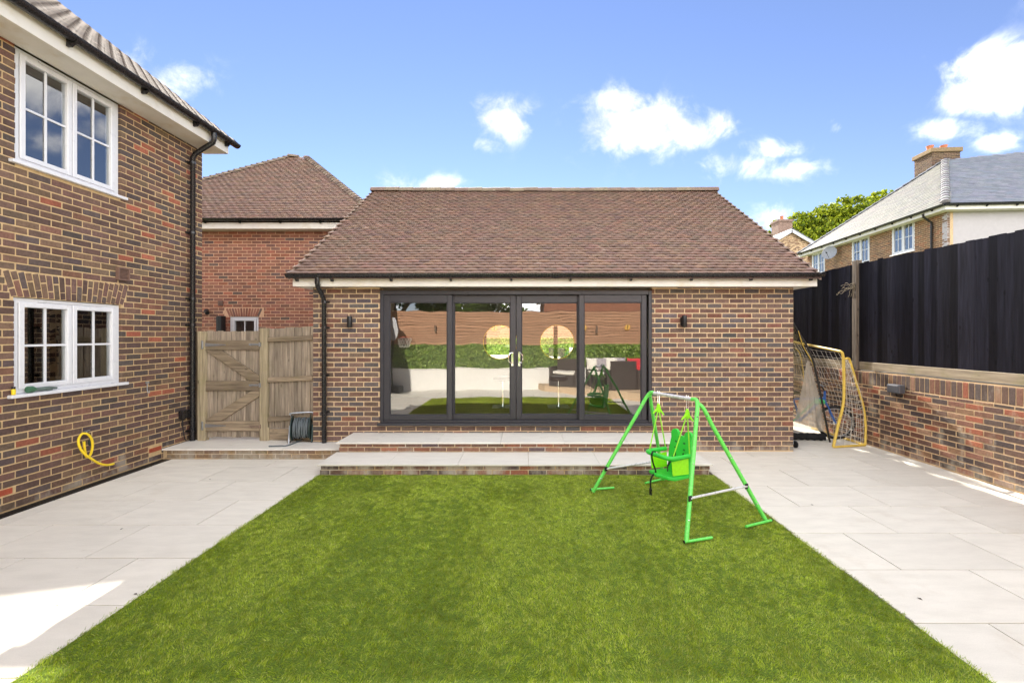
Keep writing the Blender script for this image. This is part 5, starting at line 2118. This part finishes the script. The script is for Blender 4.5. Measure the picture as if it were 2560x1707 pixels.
# satellite dish
dc = px(2074, 632, 0.0 + 22.0)
uu = wall_u(2092)
dwp = lf_.pt(uu, wall_z(2092, 634), 0)
t = thing('satellite_dish', dwp, 'grey satellite dish on the brick side of the slate-roofed house', 'satellite dish')
m = MB()
m.tube([dwp, dwp - evv * .25, dwp - evv * .35 - dv * .1], .02, 8)
m.build('arm', BLACKM, t)
m = MB()
dn_ = (-evv * .75 - dv * .6 + ZUP * .25).normalized()
m.lathe([(.02, -.02), (.18, .0), (.3, .05), (.34, .085), (.335, .09), (.29, .06), (.17, .012), (.02, -.005)], dwp - evv * .4 - dv * .12, dn_, 24)
m.build('dish', m_plain('grey_dish', lin(140, 144, 152), .5), t, smooth=True)
m = MB()
m.tube([dwp - evv * .4 - dv * .12 - ZUP * .3 + dn_ * .05, dwp - evv * .4 - dv * .12 - ZUP * .12 + dn_ * .42], .012, 6)
m.lathe([(.03, 0), (.03, .08)], dwp - evv * .4 - dv * .12 - ZUP * .12 + dn_ * .38, dn_, 10)
m.build('receiver', BLACKM, t)

# small gabled house far behind
SH = thing('gabled_house', (20.3, 34, 0), 'distant brick gable end with white bargeboards and a chimney, left of the tree', 'house')
pk, gl_, gr_ = px(1976, 574, 34), px(1934, 594, 34), px(2022, 601, 34)
sf_ = Frame((0, 34, 0), (1, 0, 0), (0, -1, 0))
sl = (pk.z - gr_.z) / (gr_.x - pk.x)
m = MB()
m.prism([(pk.x - 4, 0), (pk.x + 4, 0), (pk.x + 4, pk.z - 4 * sl - .15), (pk.x, pk.z - .15), (pk.x - 4, pk.z - 4 * sl - .15)], sf_, -8, 0)
gw = m.build('wall', MORTAR_WALL, SH)
brickwork(gw, Frame((pk.x - 3.95, 34, 0), (1, 0, 0), (0, -1, 0)), bond(7.9, 4.5, pk.z - .2, .075, .225, [], top=lambda u_: pk.z - .25 - abs(u_ - 3.95) * sl), PAL_BROWN, BRICK_RED, 'brown', limit=0)
for s_ in (-1, 1):
    m = MB()
    m.bar((pk.x, 33.8, pk.z - .1), (pk.x + s_ * 4.3, 33.8, pk.z - .1 - 4.3 * sl), .05, .26)
    m.build('bargeboard', WHITE, SH)
    m = MB()
    m.add([(pk.x, 33.7, pk.z + .04), (pk.x + s_ * 4.4, 33.7, pk.z + .04 - 4.4 * sl), (pk.x + s_ * 4.4, 42, pk.z + .04 - 4.4 * sl), (pk.x, 42, pk.z + .04)], [(0, 1, 2, 3)])
    m.build('roof', m_plain('pale_slate', lin(176, 182, 196), .6, .06, 5), SH)
c0 = px(1944, 545, 35.5)
c1 = px(1983, 545, 35.5)
zt = px(1960, 549, 35.5).z
m = MB()
m.box(c0.x + .06, c1.x - .06, 35.5, 36.5, pk.z - 2, zt - .15)
m.box(c0.x, c1.x, 35.42, 36.58, zt - .15, zt)
chm = m.build('chimney', m_plain('weathered_brick', lin(136, 112, 98), .9, .3, 6), SH)
m = MB()
m.lathe([(.14, 0), (.12, .35), (.15, .4)], ((c0.x + c1.x) / 2, 36, zt), ZUP, 12)
m.build('chimney_pot', POT, chm, smooth=True)


# ------------------------------------------------------------------ trees
def tree(loc, trunk_h, blobs, n, size, cols, label, seed, name='leafy_tree', group=None, inner=None):
    loc = Vector(loc)
    t = thing(name, loc, label, 'tree', group)
    m = MB()
    m.tube(smooth_path([loc, loc + Vector((.1, 0, trunk_h * .5)), loc + Vector((0, .1, trunk_h))], 4), [.34 - .2 * k / 8 for k in range(9)], 8)
    for (c, r_) in blobs:
        c = Vector(c)
        m.tube(smooth_path([loc + Vector((0, 0, trunk_h * .75)), loc.lerp(c, .6) + Vector((0, 0, trunk_h * .35)), c + Vector((0, 0, r_[2] * .5))], 4), [.14 - .013 * k for k in range(9)], 6)
    m.build('trunk', m_plain('bark_' + name, lin(92, 78, 62), .95, .3, 8, .5), t, smooth=True)
    r = np.random.default_rng(seed)
    tot = sum(b[1][0] * b[1][1] * b[1][2] for b in blobs)
    P_ = []
    for (c, rad) in blobs:
        k = int(n * rad[0] * rad[1] * rad[2] / tot)
        nc = max(14, k // 34)
        d = r.normal(size=(nc, 3))
        d /= np.linalg.norm(d, axis=1)[:, None]
        cl = d * (r.random(nc) ** .33)[:, None] * np.array(rad) * (1 + .12 * r.normal(size=(nc, 1))) + np.array(c)
        idx = r.integers(0, nc, k)
        P_.append(cl[idx] + r.normal(size=(k, 3)) * np.array(rad) * .085)
    v_, q_, c_ = leaf_cards(np.concatenate(P_), size, cols, r, .62)
    link('crown', np_mesh('crown', v_, q_, LEAF, c_), t)
    return t


YEL = [lin(150, 160, 30), lin(168, 176, 46), lin(112, 130, 30), lin(134, 146, 36), lin(86, 104, 26)]
TY = 46.0


def tb(x, y, w_, h_, dy=0):
    c = px(x, y, TY + dy)
    s_ = (TY + dy) / F
    return (tuple(c), (w_ * s_, w_ * s_ * .8, h_ * s_))


tree((px(2080, 700, TY).x, TY, 0), 6.5, [tb(2130, 540, 55, 48), tb(2060, 560, 60, 42), tb(1985, 580, 48, 40), tb(1940, 580, 24, 28), tb(2090, 605, 110, 48), tb(2165, 545, 30, 40, 2), tb(2010, 620, 75, 40)],
     42000, .17, YEL, 'broad bright yellow-green tree rising behind the slate-roofed house', 21)
tree((px(2215, 640, 60).x, 60, 0), 7, [(tuple(px(2210, 500, 60)), (2.0, 2.0, 1.3)), (tuple(px(2230, 520, 60)), (3, 3, 2.0))], 6000, .2, YEL, 'small tip of a tree crown showing over the slate roof', 22)

# ------------------------------------------------------------------ child's swing on the lawn
SW = thing('garden_swing', (1.49, 4.5, .02), 'bright green tubular swing frame with a white top bar on the lawn', 'swing frame')
sc_, sdv = Vector((1.49, 4.495, 0)), Vector((.45, -.893, 0)).normalized()
ZT = 1.13
tL, tR = sc_ - sdv * .335 + ZUP * ZT, sc_ + sdv * .325 + ZUP * ZT
F1, F2, F3, F4 = Vector((.744, 4.87, .03)), Vector((1.339, 3.69, .03)), Vector((2.233, 4.126, .03)), Vector((1.646, 5.287, .03))


def leg(top, inner, foot):
    """bend from the top bar into a straight leg"""
    return smooth_path([inner, top, top.lerp(foot, .07) + ZUP * .005, top.lerp(foot, .14)], 6)[6:] + [top.lerp(foot, k) for k in (.3, .5, .7, .9, 1.0)]


m = MB()
m.tube([tL + sdv * .06, tR - sdv * .06], .0175, 12)
m.build('top_bar', ALU, SW, smooth=True)
for (top, foot, sg) in ((tL, F1, 1), (tR, F2, -1)):
    m = MB()
    inn = top + sdv * (.075 * sg)
    m.tube([inn] + smooth_path([inn, top + sdv * .02 * sg - ZUP * .002, top.lerp(foot, .05) - ZUP * .0, top.lerp(foot, .13)], 5)[1:] + [top.lerp(foot, k) for k in (.35, .6, .8, 1.0)], .0195, 12)
    m.build('leg', SWG, SW, smooth=True)
for (top, foot, sg) in ((tL, F4, 1), (tR, F3, -1)):
    m = MB()
    s0 = top - ZUP * .03 + sdv * .01 * sg
    m.tube(smooth_path([s0, top.lerp(foot, .08) + ZUP * .012, top.lerp(foot, .2)], 5) + [top.lerp(foot, k) for k in (.4, .6, .8, 1.0)], .0195, 12)
    m.build('leg', SWG, SW, smooth=True)
for (a, b, foot) in ((pxg(1477, 1223, .03), pxg(1535, 1218.7, .03), F1), (pxg(1711, 1354, .03), pxg(1780, 1343, .03), F2), (pxg(1865, 1315.5, .03), pxg(1928, 1300, .03), F3), (pxg(1613, 1207, .03), pxg(1660, 1196, .03), F4)):
    m = MB()
    m.tube([a, b], .0125, 10)
    o = m.build('foot_bar', SWG, SW, smooth=True)
    e = a if (a - foot).length < (b - foot).length else b
    o2 = b if e is a else a
    m = MB()
    m.tube([e, e + (e - o2).normalized() * .006], .0135, 10)
    m.build('end_cap', BLACKP, o)
for (top, fa_, fb_, k) in ((tR, F2, F3, .715), (tL, F1, F4, .76)):
    a, b = top.lerp(fa_, k), top.lerp(fb_, k)
    off = Vector((-.3, -.95, 0)).normalized() * .022
    m = MB()
    m.tube([a + off, a + off + (b - a) * .06, b + off - (b - a) * .06, b + off], [.013, .011, .011, .013], 10)
    o = m.build('cross_brace', ALU, SW, smooth=True)
    for q in (a, b):
        m = MB()
        m.bar(q + off * 1.3 - (b - a).normalized() * .02, q + off * 1.3 + (b - a).normalized() * .02, .012, .05)
        m.build('bracket', BLACKP, o, bevel=.004)
# little bolts on the legs
for (top, foot) in ((tR, F2), (tL, F1), (tR, F3)):
    for k in (.13, .48, .86):
        q = top.lerp(foot, k)
        m = MB()
        m.lathe([(.007, 0), (.007, .006), (.003, .009)], q + Vector((-.1, -.99, 0)).normalized() * .018, Vector((-.1, -.99, 0)), 8)
        m.build('bolt', CHROME, SW)

ST_ = thing('toddler_swing', sc_ + ZUP * .33, 'green plastic toddler swing seat with lime fabric sides hanging from the frame', 'swing seat')
fv = Vector((-.893, -.45, 0)).normalized()       # way the child faces
sv = sdv                                          # to the right in the picture
so_ = sc_ + Vector((-.04, 0, 0)) + ZUP * .345


def sp(a, b, c):      # a along the bar, b forwards, c up
    return so_ + sv * a + fv * b + ZUP * c


class SF:             # frame for prisms: u = a, v = c, d = b
    pass


def seat_prism(poly, b0, b1, tilt, name, mat, bev, holes=()):
    m = MB()
    n = len(poly)
    P0 = [sp(a, b0 + tilt * c, c) for (a, c) in poly]
    P1 = [sp(a, b1 + tilt * c, c) for (a, c) in poly]
    m.add(P0 + P1, [tuple(range(n)), tuple(range(2 * n - 1, n - 1, -1))] + [(i, n + i, n + (i + 1) % n, (i + 1) % n) for i in range(n)])
    return m.build(name, mat, ST_, bevel=bev)


# back panel with two rounded ears
prof_ = [(-.135, -.02), (-.145, .1), (-.15, .2), (-.14, .28), (-.13, .33)]
ear = [(-.09 - .05 * math.cos(t_), .372 + .05 * math.sin(t_)) for t_ in [math.pi * k / 8 - .45 + .1 * k for k in range(9)]]
half = prof_ + ear + [(-.036, .362), (-.015, .364)]
poly = half + [(-a, c) for (a, c) in reversed(half)]
bk = seat_prism(poly, -.155, -.125, -.13, 'backrest', SWG2, .009)
# dark plates on the back panel paint the shade in its strap slots
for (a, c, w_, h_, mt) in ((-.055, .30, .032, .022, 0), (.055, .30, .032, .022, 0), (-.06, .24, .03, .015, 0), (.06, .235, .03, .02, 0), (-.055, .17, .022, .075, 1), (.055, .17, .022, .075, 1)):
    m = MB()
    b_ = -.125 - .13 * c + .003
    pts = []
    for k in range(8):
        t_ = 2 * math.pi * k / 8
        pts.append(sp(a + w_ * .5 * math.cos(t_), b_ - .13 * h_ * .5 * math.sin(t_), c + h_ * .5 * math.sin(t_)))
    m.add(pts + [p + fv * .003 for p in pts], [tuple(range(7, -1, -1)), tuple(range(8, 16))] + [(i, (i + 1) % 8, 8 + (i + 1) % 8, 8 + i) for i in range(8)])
    m.build('slot', BLACKP if mt else m_plain('recess_shade_green', lin(34, 120, 44), .5), bk)
# seat pan
m = MB()
outline = [(-.14, -.16), (-.15, .06), (-.13, .14), (-.05, .155), (0, .175), (.05, .155), (.13, .14), (.15, .06), (.14, -.16)]
n = len(outline)
m.add([sp(a, b, -.03 + .02 * (b > .1)) for (a, b) in outline] + [sp(a, b, .005 + .02 * (b > .1)) for (a, b) in outline],
      [tuple(range(n - 1, -1, -1)), tuple(range(n, 2 * n))] + [(i, (i + 1) % n, n + (i + 1) % n, n + i) for i in range(n)])
m.build('seat_pan', SWG2, ST_, bevel=.01)
# play tray bar round the front
m = MB()
pth = smooth_path([sp(-.16, -.12, .205), sp(-.168, .02, .205), sp(-.155, .13, .205), (sp(-.07, .165, .21)), sp(0, .15, .205), sp(.07, .165, .21), sp(.155, .13, .205), sp(.168, .02, .205), sp(.16, -.12, .205)], 5)
m.tube(pth, .0215, 10)
m.build('tray_bar', SWG2, ST_, smooth=True)
for sgn in (-1, 1):
    m = MB()
    x_ = .146 * sgn
    pts = [sp(x_, -.12, .02), sp(x_, .09, .03), sp(x_, .105, .165), sp(x_, -.115, .175)]
    m.add(pts + [p + sv * .006 for p in pts], [(0, 1, 2, 3), (7, 6, 5, 4), (0, 4, 5, 1), (1, 5, 6, 2), (2, 6, 7, 3), (3, 7, 4, 0)])
    m.build('fabric_side', LIME, ST_)
    # knot, hooks and ropes
    hk = sc_ + sdv * (.195 * sgn) + ZUP * (ZT - .012)
    kn = hk - ZUP * .135
    m = MB()
    for k in (-.012, .012):
        m.tube([hk + sdv * k + ZUP * .035, hk + sdv * k, hk + sdv * k * .8 - ZUP * .10], .0035, 6)
        m.lathe([(.007, 0), (.007, .012)], hk + sdv * k + ZUP * .03, ZUP, 8)
    m.build('hook', CHROME, ST_)
    for (b_, c_h) in ((.10, .215), (-.12, .215)):
        m = MB()
        q = sp(.163 * sgn, b_, c_h)
        m.tube(smooth_path([kn, kn.lerp(q, .5), q, q - ZUP * .03], 3), .0062, 6)
        m.build('rope', ROPE, ST_, smooth=True)
    m = MB()
    m.tube([kn + ZUP * .045, kn - ZUP * .005, kn - ZUP * .045], [.012, .026, .02], 8)
    pts = []
    for dirn in ((fv * .07 - ZUP * .05), (-fv * .05 - ZUP * .07 + sv * .02)):
        n_ = 12
        m.tube([kn + dirn * (k / n_) * 1.1 for k in range(n_ + 1)], [.012 + .004 * (k % 2) - .0006 * k for k in range(n_ + 1)], 7)
    m.build('knot', SWG2 if False else LIME, ST_, smooth=True)
m = MB()
s0 = sp(-.035, .165, .235)
path = smooth_path([sp(-.035, .135, .19), sp(-.035, .15, .237), sp(-.035, .188, .215), sp(-.03, .175, .12), sp(-.02, .15, .035), sp(-.045, .17, -.01), sp(-.05, .19, -.06), sp(-.05, .19, -.14)], 5)
for p, q in zip(path[:-1], path[1:]):
    m.bar(p, q, .02, .004, fv)
m.build('crotch_strap', BLACKM, ST_)
m = MB()
m.bar(sp(-.05, .19, -.135), sp(-.05, .19, -.2), .034, .014, fv)
m.build('buckle', BLACKP, ST_, bevel=.004)
for sgn in (-1, 1):
    m = MB()
    path = smooth_path([sp(.055 * sgn, -.145, .17), sp(.06 * sgn, -.10, .12), sp(.07 * sgn, -.06, .05), sp(.03 * sgn, -.02, .02)], 4)
    for p, q in zip(path[:-1], path[1:]):
        m.bar(p, q, .024, .005, fv)
    m.build('harness_strap', BLACKM, ST_)

# ------------------------------------------------------------------ the sunny end of the garden behind the camera (mirrored in the doors)
RWL = thing('rendered_wall', (0, YB, 0), 'low white rendered wall behind the lawn, mirrored in the sliding doors', 'wall')
m = MB()
m.box(XH + .005, XW - .02, YB - .25, YB, -.05, .66)
m.build('wall', RENDERW, RWL)
m = MB()
m.box(XH + .005, XW - .02, YB - .27, YB + .02, .66, .69)
m.build('coping', RENDERW, RWL, bevel=.006)
hedge = thing('hedge_panel', (0, YB - .1, .69), 'green artificial hedge panel above the white wall, mirrored in the doors', 'hedge')
m = MB()
m.box(XH + .01, XW - .03, YB - .2, YB - .12, .69, 1.44)
m.build('panel_backing', m_plain('hedge_backing', lin(44, 62, 24), .9), hedge)
HG = [lin(160, 186, 84), lin(178, 202, 104), lin(132, 164, 66), lin(190, 208, 128), lin(120, 150, 88)]
v_, q_, c_ = leaves(22000, (.17, YB - .08, 1.065), (5.25, .055, .375), .05, HG, seed=31, shape='box')
link('foliage', np_mesh('foliage', v_, q_, LEAF, c_), hedge)
hedge.children[-1]['kind'] = 'stuff'
scr = thing('slatted_screen', (0, YB - .15, 1.44), 'horizontal cedar slat screen above the hedge panel, mirrored in the doors', 'fence')
nsl = 12
for k in range(nsl):
    z0 = 1.45 + k * (1.08 / nsl)
    m = MB()
    m.box(XH + .02, XW - .04, YB - .13 + R.uniform(-.002, .002), YB - .10, z0, z0 + 1.08 / nsl - .014)
    m.build('slat', CEDAR, scr)
m = MB()
m.box(XH + .02, XW - .04, YB - .2, YB - .14, 1.44, 2.53)
m.build('backing', m_plain('dark_backing', lin(60, 44, 36), .9), scr)
for k, (x, lab) in enumerate(((-1.0, 'left'), (1.9, 'middle'), (3.3, 'right'))):
    t = thing('screen_lamp', (x, YB - .1, 2.0), 'round amber lamp on the cedar screen, %s one of three mirrored in the doors' % lab, 'lamp', 'lamps on the cedar screen')
    m = MB()
    m.lathe([(.09, 0), (.09, .03), (.07, .05)], (x, YB - .099, 2.0), (0, 1, 0), 20)
    m.build('shade', m_plain('amber_shade', lin(230, 180, 90), .5), t, smooth=True)
    m = MB()
    m.box(x - .012, x + .012, YB - .05, YB - .03, 1.95, 2.1)
    m.build('bracket', BLACKM, t)
for k, (x, lab) in enumerate(((-2.9, 'far left'), (-.3, 'left of centre'), (2.3, 'right of centre'))):
    t = thing('tube_light', (x, YB - .1, 1.95), 'slim dark tube light on the cedar screen, %s of the row' % lab, 'lamp', 'tube lights on the cedar screen')
    m = MB()
    m.lathe([(.035, 0), (.035, .2)], (x, YB - .05, 1.85), ZUP, 14)
    m.build('lamp_body', m_plain('taupe_metal', lin(110, 92, 80), .5), t, smooth=True)
    m = MB()
    m.box(x - .02, x + .02, YB - .099, YB - .075, 1.9, 2.0)
    m.build('back_plate', BLACKM, t)
# corner deck
dk_ = tag(MB().prism([(.45, -YB), (.62, .2), (3.1, -1.6), (XW - .01, -1.6), (XW - .01, -YB)], Frame((0, 0, 0), (1, 0, 0), (0, -1, 0)), 0, 0).build('deck_tmp', DECKW), None)
bpy.data.objects.remove(dk_, do_unlink=True)
DK = thing('corner_deck', (3, .2, 0), 'raised pale timber corner deck carrying the rattan furniture, mirrored in the doors', 'deck')
outl = [(.45, YB + .01), (.62, -.2), (3.1, 1.6), (XW - .01, 1.6), (XW - .01, YB + .01)]
m = MB()
nO = len(outl)
m.add([(a, b, 0.0) for a, b in outl] + [(a, b, .175) for a, b in outl], [tuple(range(nO - 1, -1, -1)), tuple(range(nO, 2 * nO))] + [(i, (i + 1) % nO, nO + (i + 1) % nO, nO + i) for i in range(nO)][::1])
bmf = m.build('frame', DECKW, DK)
y = YB + .02
while y < 1.58:
    x0 = .45 + .17 * (y - YB) / (-.2 - YB) if y < -.2 else .62 + (y + .2) * 2.48 / 1.8
    x0b = .45 + .17 * (y + .13 - YB) / (-.2 - YB) if y + .13 < -.2 else .62 + (y + .33) * 2.48 / 1.8
    m = MB()
    m.add([(x0, y, .176), (XW - .012, y, .176), (XW - .012, y + .13, .176), (x0b, y + .13, .176), (x0, y, .2), (XW - .012, y, .2), (XW - .012, y + .13, .2), (x0b, y + .13, .2)],
          [(0, 3, 2, 1), (4, 5, 6, 7), (0, 1, 5, 4), (1, 2, 6, 5), (2, 3, 7, 6), (3, 0, 4, 7)])
    m.build('board', DECKW, DK)
    y += .136


def cushion(c, sx, sy, sz, rot, mat, label, group):
    m = MB()
    n = 8
    M_ = Matrix.Translation(Vector(c)) @ rot
    vv = []
    for s_ in (-1, 1):
        for i in range(n + 1):
            for j in range(n + 1):
                u_, w_ = 2 * i / n - 1, 2 * j / n - 1
                b = (1 - u_ ** 4) * (1 - w_ ** 4)
                vv.append(M_ @ Vector((u_ * sx * (1 - .06 * (1 - w_ * w_)), s_ * sy * (b ** .5) , w_ * sz * (1 - .06 * (1 - u_ * u_)))))
    k = (n + 1) ** 2
    ff = []
    for s_ in (0, 1):
        for i in range(n):
            for j in range(n):
                q = (s_ * k + i * (n + 1) + j, s_ * k + (i + 1) * (n + 1) + j, s_ * k + (i + 1) * (n + 1) + j + 1, s_ * k + i * (n + 1) + j + 1)
                ff.append(q if s_ == 0 else q[::-1])
    m.add(vv, ff)
    return tag(m.build('cushion', mat, None, smooth=True), label, 'cushion', group)


def armchair(x, y, rz, label):
    t = thing('rattan_armchair', (x, y, .2), label, 'armchair', 'rattan armchairs on the deck')
    Mx = Matrix.Translation((x, y, .2)) @ Matrix.Rotation(rz, 4, 'Z')
    for nm, b in (('seat', (-.36, .36, -.36, .3, .0, .36)), ('backrest', (-.36, .36, .3, .42, .0, .82)), ('arm', (-.46, -.362, -.36, .42, 0, .58)), ('arm', (.362, .46, -.36, .42, 0, .58))):
        m = MB()
        m.box(*b)
        m.v = [tuple(Mx @ Vector(p)) for p in m.v]
        m.build(nm, RATTAN, t, bevel=.02)
    m = MB()
    m.box(-.34, .34, -.34, .29, .365, .45)
    m.v = [tuple(Mx @ Vector(p)) for p in m.v]
    m.build('seat_cushion', CUSHW, t, bevel=.03)


armchair(1.27, -.25, math.radians(200), 'dark rattan armchair with cream seat nearest the lawn, mirrored in the doors')
armchair(2.8, .55, math.radians(5), 'dark rattan armchair turned to the sofa, mirrored in the right door pane')
t = thing('corner_sofa', (4.2, -.4, .2), 'dark rattan corner sofa with cream seat pads along the white wall, mirrored in the doors', 'sofa')
for nm, b in (('base', (1.95, XW - .05, YB + .05, -.05, .2, .52)), ('backrest', (1.95, XW - .05, YB + .03, YB + .16, .52, .9)), ('side_base', (XW - .78, XW - .05, -.045, 1.2, .2, .52)), ('side_backrest', (XW - .18, XW - .06, -.045, 1.2, .52, .9))):
    m = MB()
    m.box(*b)
    m.build(nm, RATTAN, t, bevel=.02)
m = MB()
m.box(1.97, XW - .2, YB + .17, -.06, .525, .64)
m.build('seat_pad', CUSHW, t, bevel=.03)
m = MB()
m.box(XW - .76, XW - .2, -.04, 1.18, .525, .64)
m.build('seat_pad', CUSHW, t, bevel=.03)
RX = lambda a, b=0: Matrix.Rotation(b, 4, 'Z') @ Matrix.Rotation(a, 4, 'X')
for (x, mt, nm) in ((2.13, CUSHW, 'cream cushion at the left end of the rattan sofa'), (2.42, CUSHG, 'grey patterned cushion second from the left on the rattan sofa'), (2.7, CUSHW, 'cream cushion third from the left on the rattan sofa'),
                    (2.95, CUSHG, 'grey patterned cushion in the middle of the rattan sofa'), (3.38, CUSHR, 'red cushion on the long side of the rattan sofa'), (3.7, CUSHR, 'red cushion nearest the corner of the rattan sofa')):
    cushion((x, YB + .3, .86), .19, .07, .19, RX(.25), mt, nm, 'scatter cushions on the sofa')
t = thing('rattan_table', (3.1, .35, .2), 'low dark rattan table in front of the sofa, mirrored in the doors', 'table')
m = MB()
m.box(1.95, 2.6, .2, .6, .55, .59)
m.build('table_top', RATTAN, t, bevel=.008)
for (a, b) in ((1.97, .22), (2.53, .22), (1.97, .53), (2.53, .53)):
    m = MB()
    m.box(a, a + .05, b, b + .05, .2, .548)
    m.build('leg', RATTAN, t)
# basketball hoop by the house
t = thing('basketball_hoop', (-4.35, -.25, 0), 'free-standing basketball hoop with white backboard by the house, mirrored in the left pane', 'basketball hoop')
bx_, by_ = -4.1, -.4
m = MB()
m.tube([(bx_ - .05, by_, .2), (bx_, by_, 1.5), (bx_ + .02, by_, 2.05)], .03, 8)
m.build('pole', BLACKM, t, smooth=True)
m = MB()
m.box(bx_ - .3, bx_ + .25, by_ - .25, by_ + .3, .0, .2)
m.build('base', BLACKP, t, bevel=.03)
m = MB()
n = 20
bd = Frame((bx_ + .02, by_ + .06, 1.95), (.75, .66, 0), (.66, -.75, 0))
m.prism([(math.cos(2 * math.pi * k / n) * .26, math.sin(2 * math.pi * k / n) * .34) for k in range(n)], bd, 0, .025)
m.build('backboard', WHITE, t)
m = MB()
hc = Vector((bx_ + .3, by_ - .2, 1.68))
m.tube([hc + Vector((math.cos(2 * math.pi * k / 20) * .2, math.sin(2 * math.pi * k / 20) * .2, 0)) for k in range(21)], .01, 6, cap=False)
m.tube([hc - Vector((.2, -.15, 0)), Vector((bx_ + .05, by_ + .05, 1.7))], .015, 6)
m.build('rim', m_plain('orange_rim', lin(206, 74, 40), .4), t)
m = MB()
for k in range(14):
    for sgn in (1, -1):
        pts = []
        for s_ in range(5):
            a = 2 * math.pi * (k + sgn * s_ * .5) / 14
            rr = .2 - .022 * s_
            pts.append(hc + Vector((math.cos(a) * rr, math.sin(a) * rr, -.075 * s_)))
        m.tube(pts, .004, 3, cap=False)
m.build('net', NETC, t)
# trees and roofs beyond the sunny end
DG = [lin(70, 92, 36), lin(92, 112, 46), lin(56, 78, 32), lin(106, 124, 56)]
for k, (x, y, s_, lab) in enumerate(((-6.6, -9, 1.0, 'tall leafy tree beyond the cedar screen, left of those mirrored in the doors'), (-3.2, -10.5, .85, 'leafy tree beyond the cedar screen, right of those mirrored in the doors'))):
    tree((x, y, 0), 3.0, [((x, y, 5.0 * s_), (2.4, 2.2, 2.0)), ((x + 1.5, y + .3, 4.2 * s_), (1.6, 1.6, 1.3)), ((x - 1.6, y, 4.4 * s_), (1.7, 1.6, 1.5))], 9000, .11, DG, lab, 50 + k, group='trees beyond the screen')
bh = thing('rear_house', (4.5, -16, 0), 'brick house with an orange-brown hipped roof beyond the screen, mirrored in the doors', 'house')
m = MB()
m.box(1.2, 9.5, -21, -14.3, 0, 4.2)
m.build('wall', m_plain('rear_brick', lin(150, 100, 80), .9, .25, 8), bh)
m = MB()
m.add([(.9, -14, 4.1), (9.8, -14, 4.1), (9.8, -21.3, 4.1), (.9, -21.3, 4.1), (4.4, -17.6, 7.2), (6.3, -17.6, 7.2)], [(1, 0, 4, 5), (2, 1, 5), (3, 2, 5, 4), (0, 3, 4), (0, 1, 2, 3)])
m.build('roof', m_plain('orange_tiles', lin(170, 112, 84), .85, .2, 10), bh)

tree((3.95, 14.3, 0), 4.2, [((3.5, 14.2, 5.35), (.75, .7, .65)), ((4.2, 14.3, 5.3), (.7, .7, .7)), ((3.85, 14.6, 5.0), (1.0, .8, .55))], 3600, .06, YEL, 'small leafy tree added unseen behind the garden room to shade the right paving', 77, name='added_shade_tree')  # out-of-view tree, added so its leaves dapple the sun on the right paving
for (x, y, where) in ((2300, 1497, 'right-hand paving in the near corner'), (339, 1485, 'left-hand paving by the lawn edge, nearest the sun patch'), (304, 1322, 'left-hand paving midway to the landing'),
                      (525, 1198, 'left-hand paving close to the landing'), (2030, 1262, 'right-hand paving beside the lawn corner'), (1990, 1345, 'right-hand paving level with the swing')):
    c = pxg(x, y, .0)
    m = MB()
    a = R.uniform(0, 3)
    d1, d2 = Vector((math.cos(a), math.sin(a), 0)) * .016, Vector((-math.sin(a), math.cos(a), 0)) * .007
    m.add([c - d1 + ZUP * .002, c + d2 + ZUP * .005, c + d1 + ZUP * .003, c - d2 + ZUP * .006, c + ZUP * .001], [(0, 3, 2, 1), (0, 1, 4), (1, 2, 4), (2, 3, 4), (3, 0, 4)])
    tag(m.build('fallen_leaf', m_plain('dry_leaf', lin(70, 58, 44), .9)), 'tiny dark leaf scrap on the ' + where, 'leaf', 'leaf scraps on the paving')
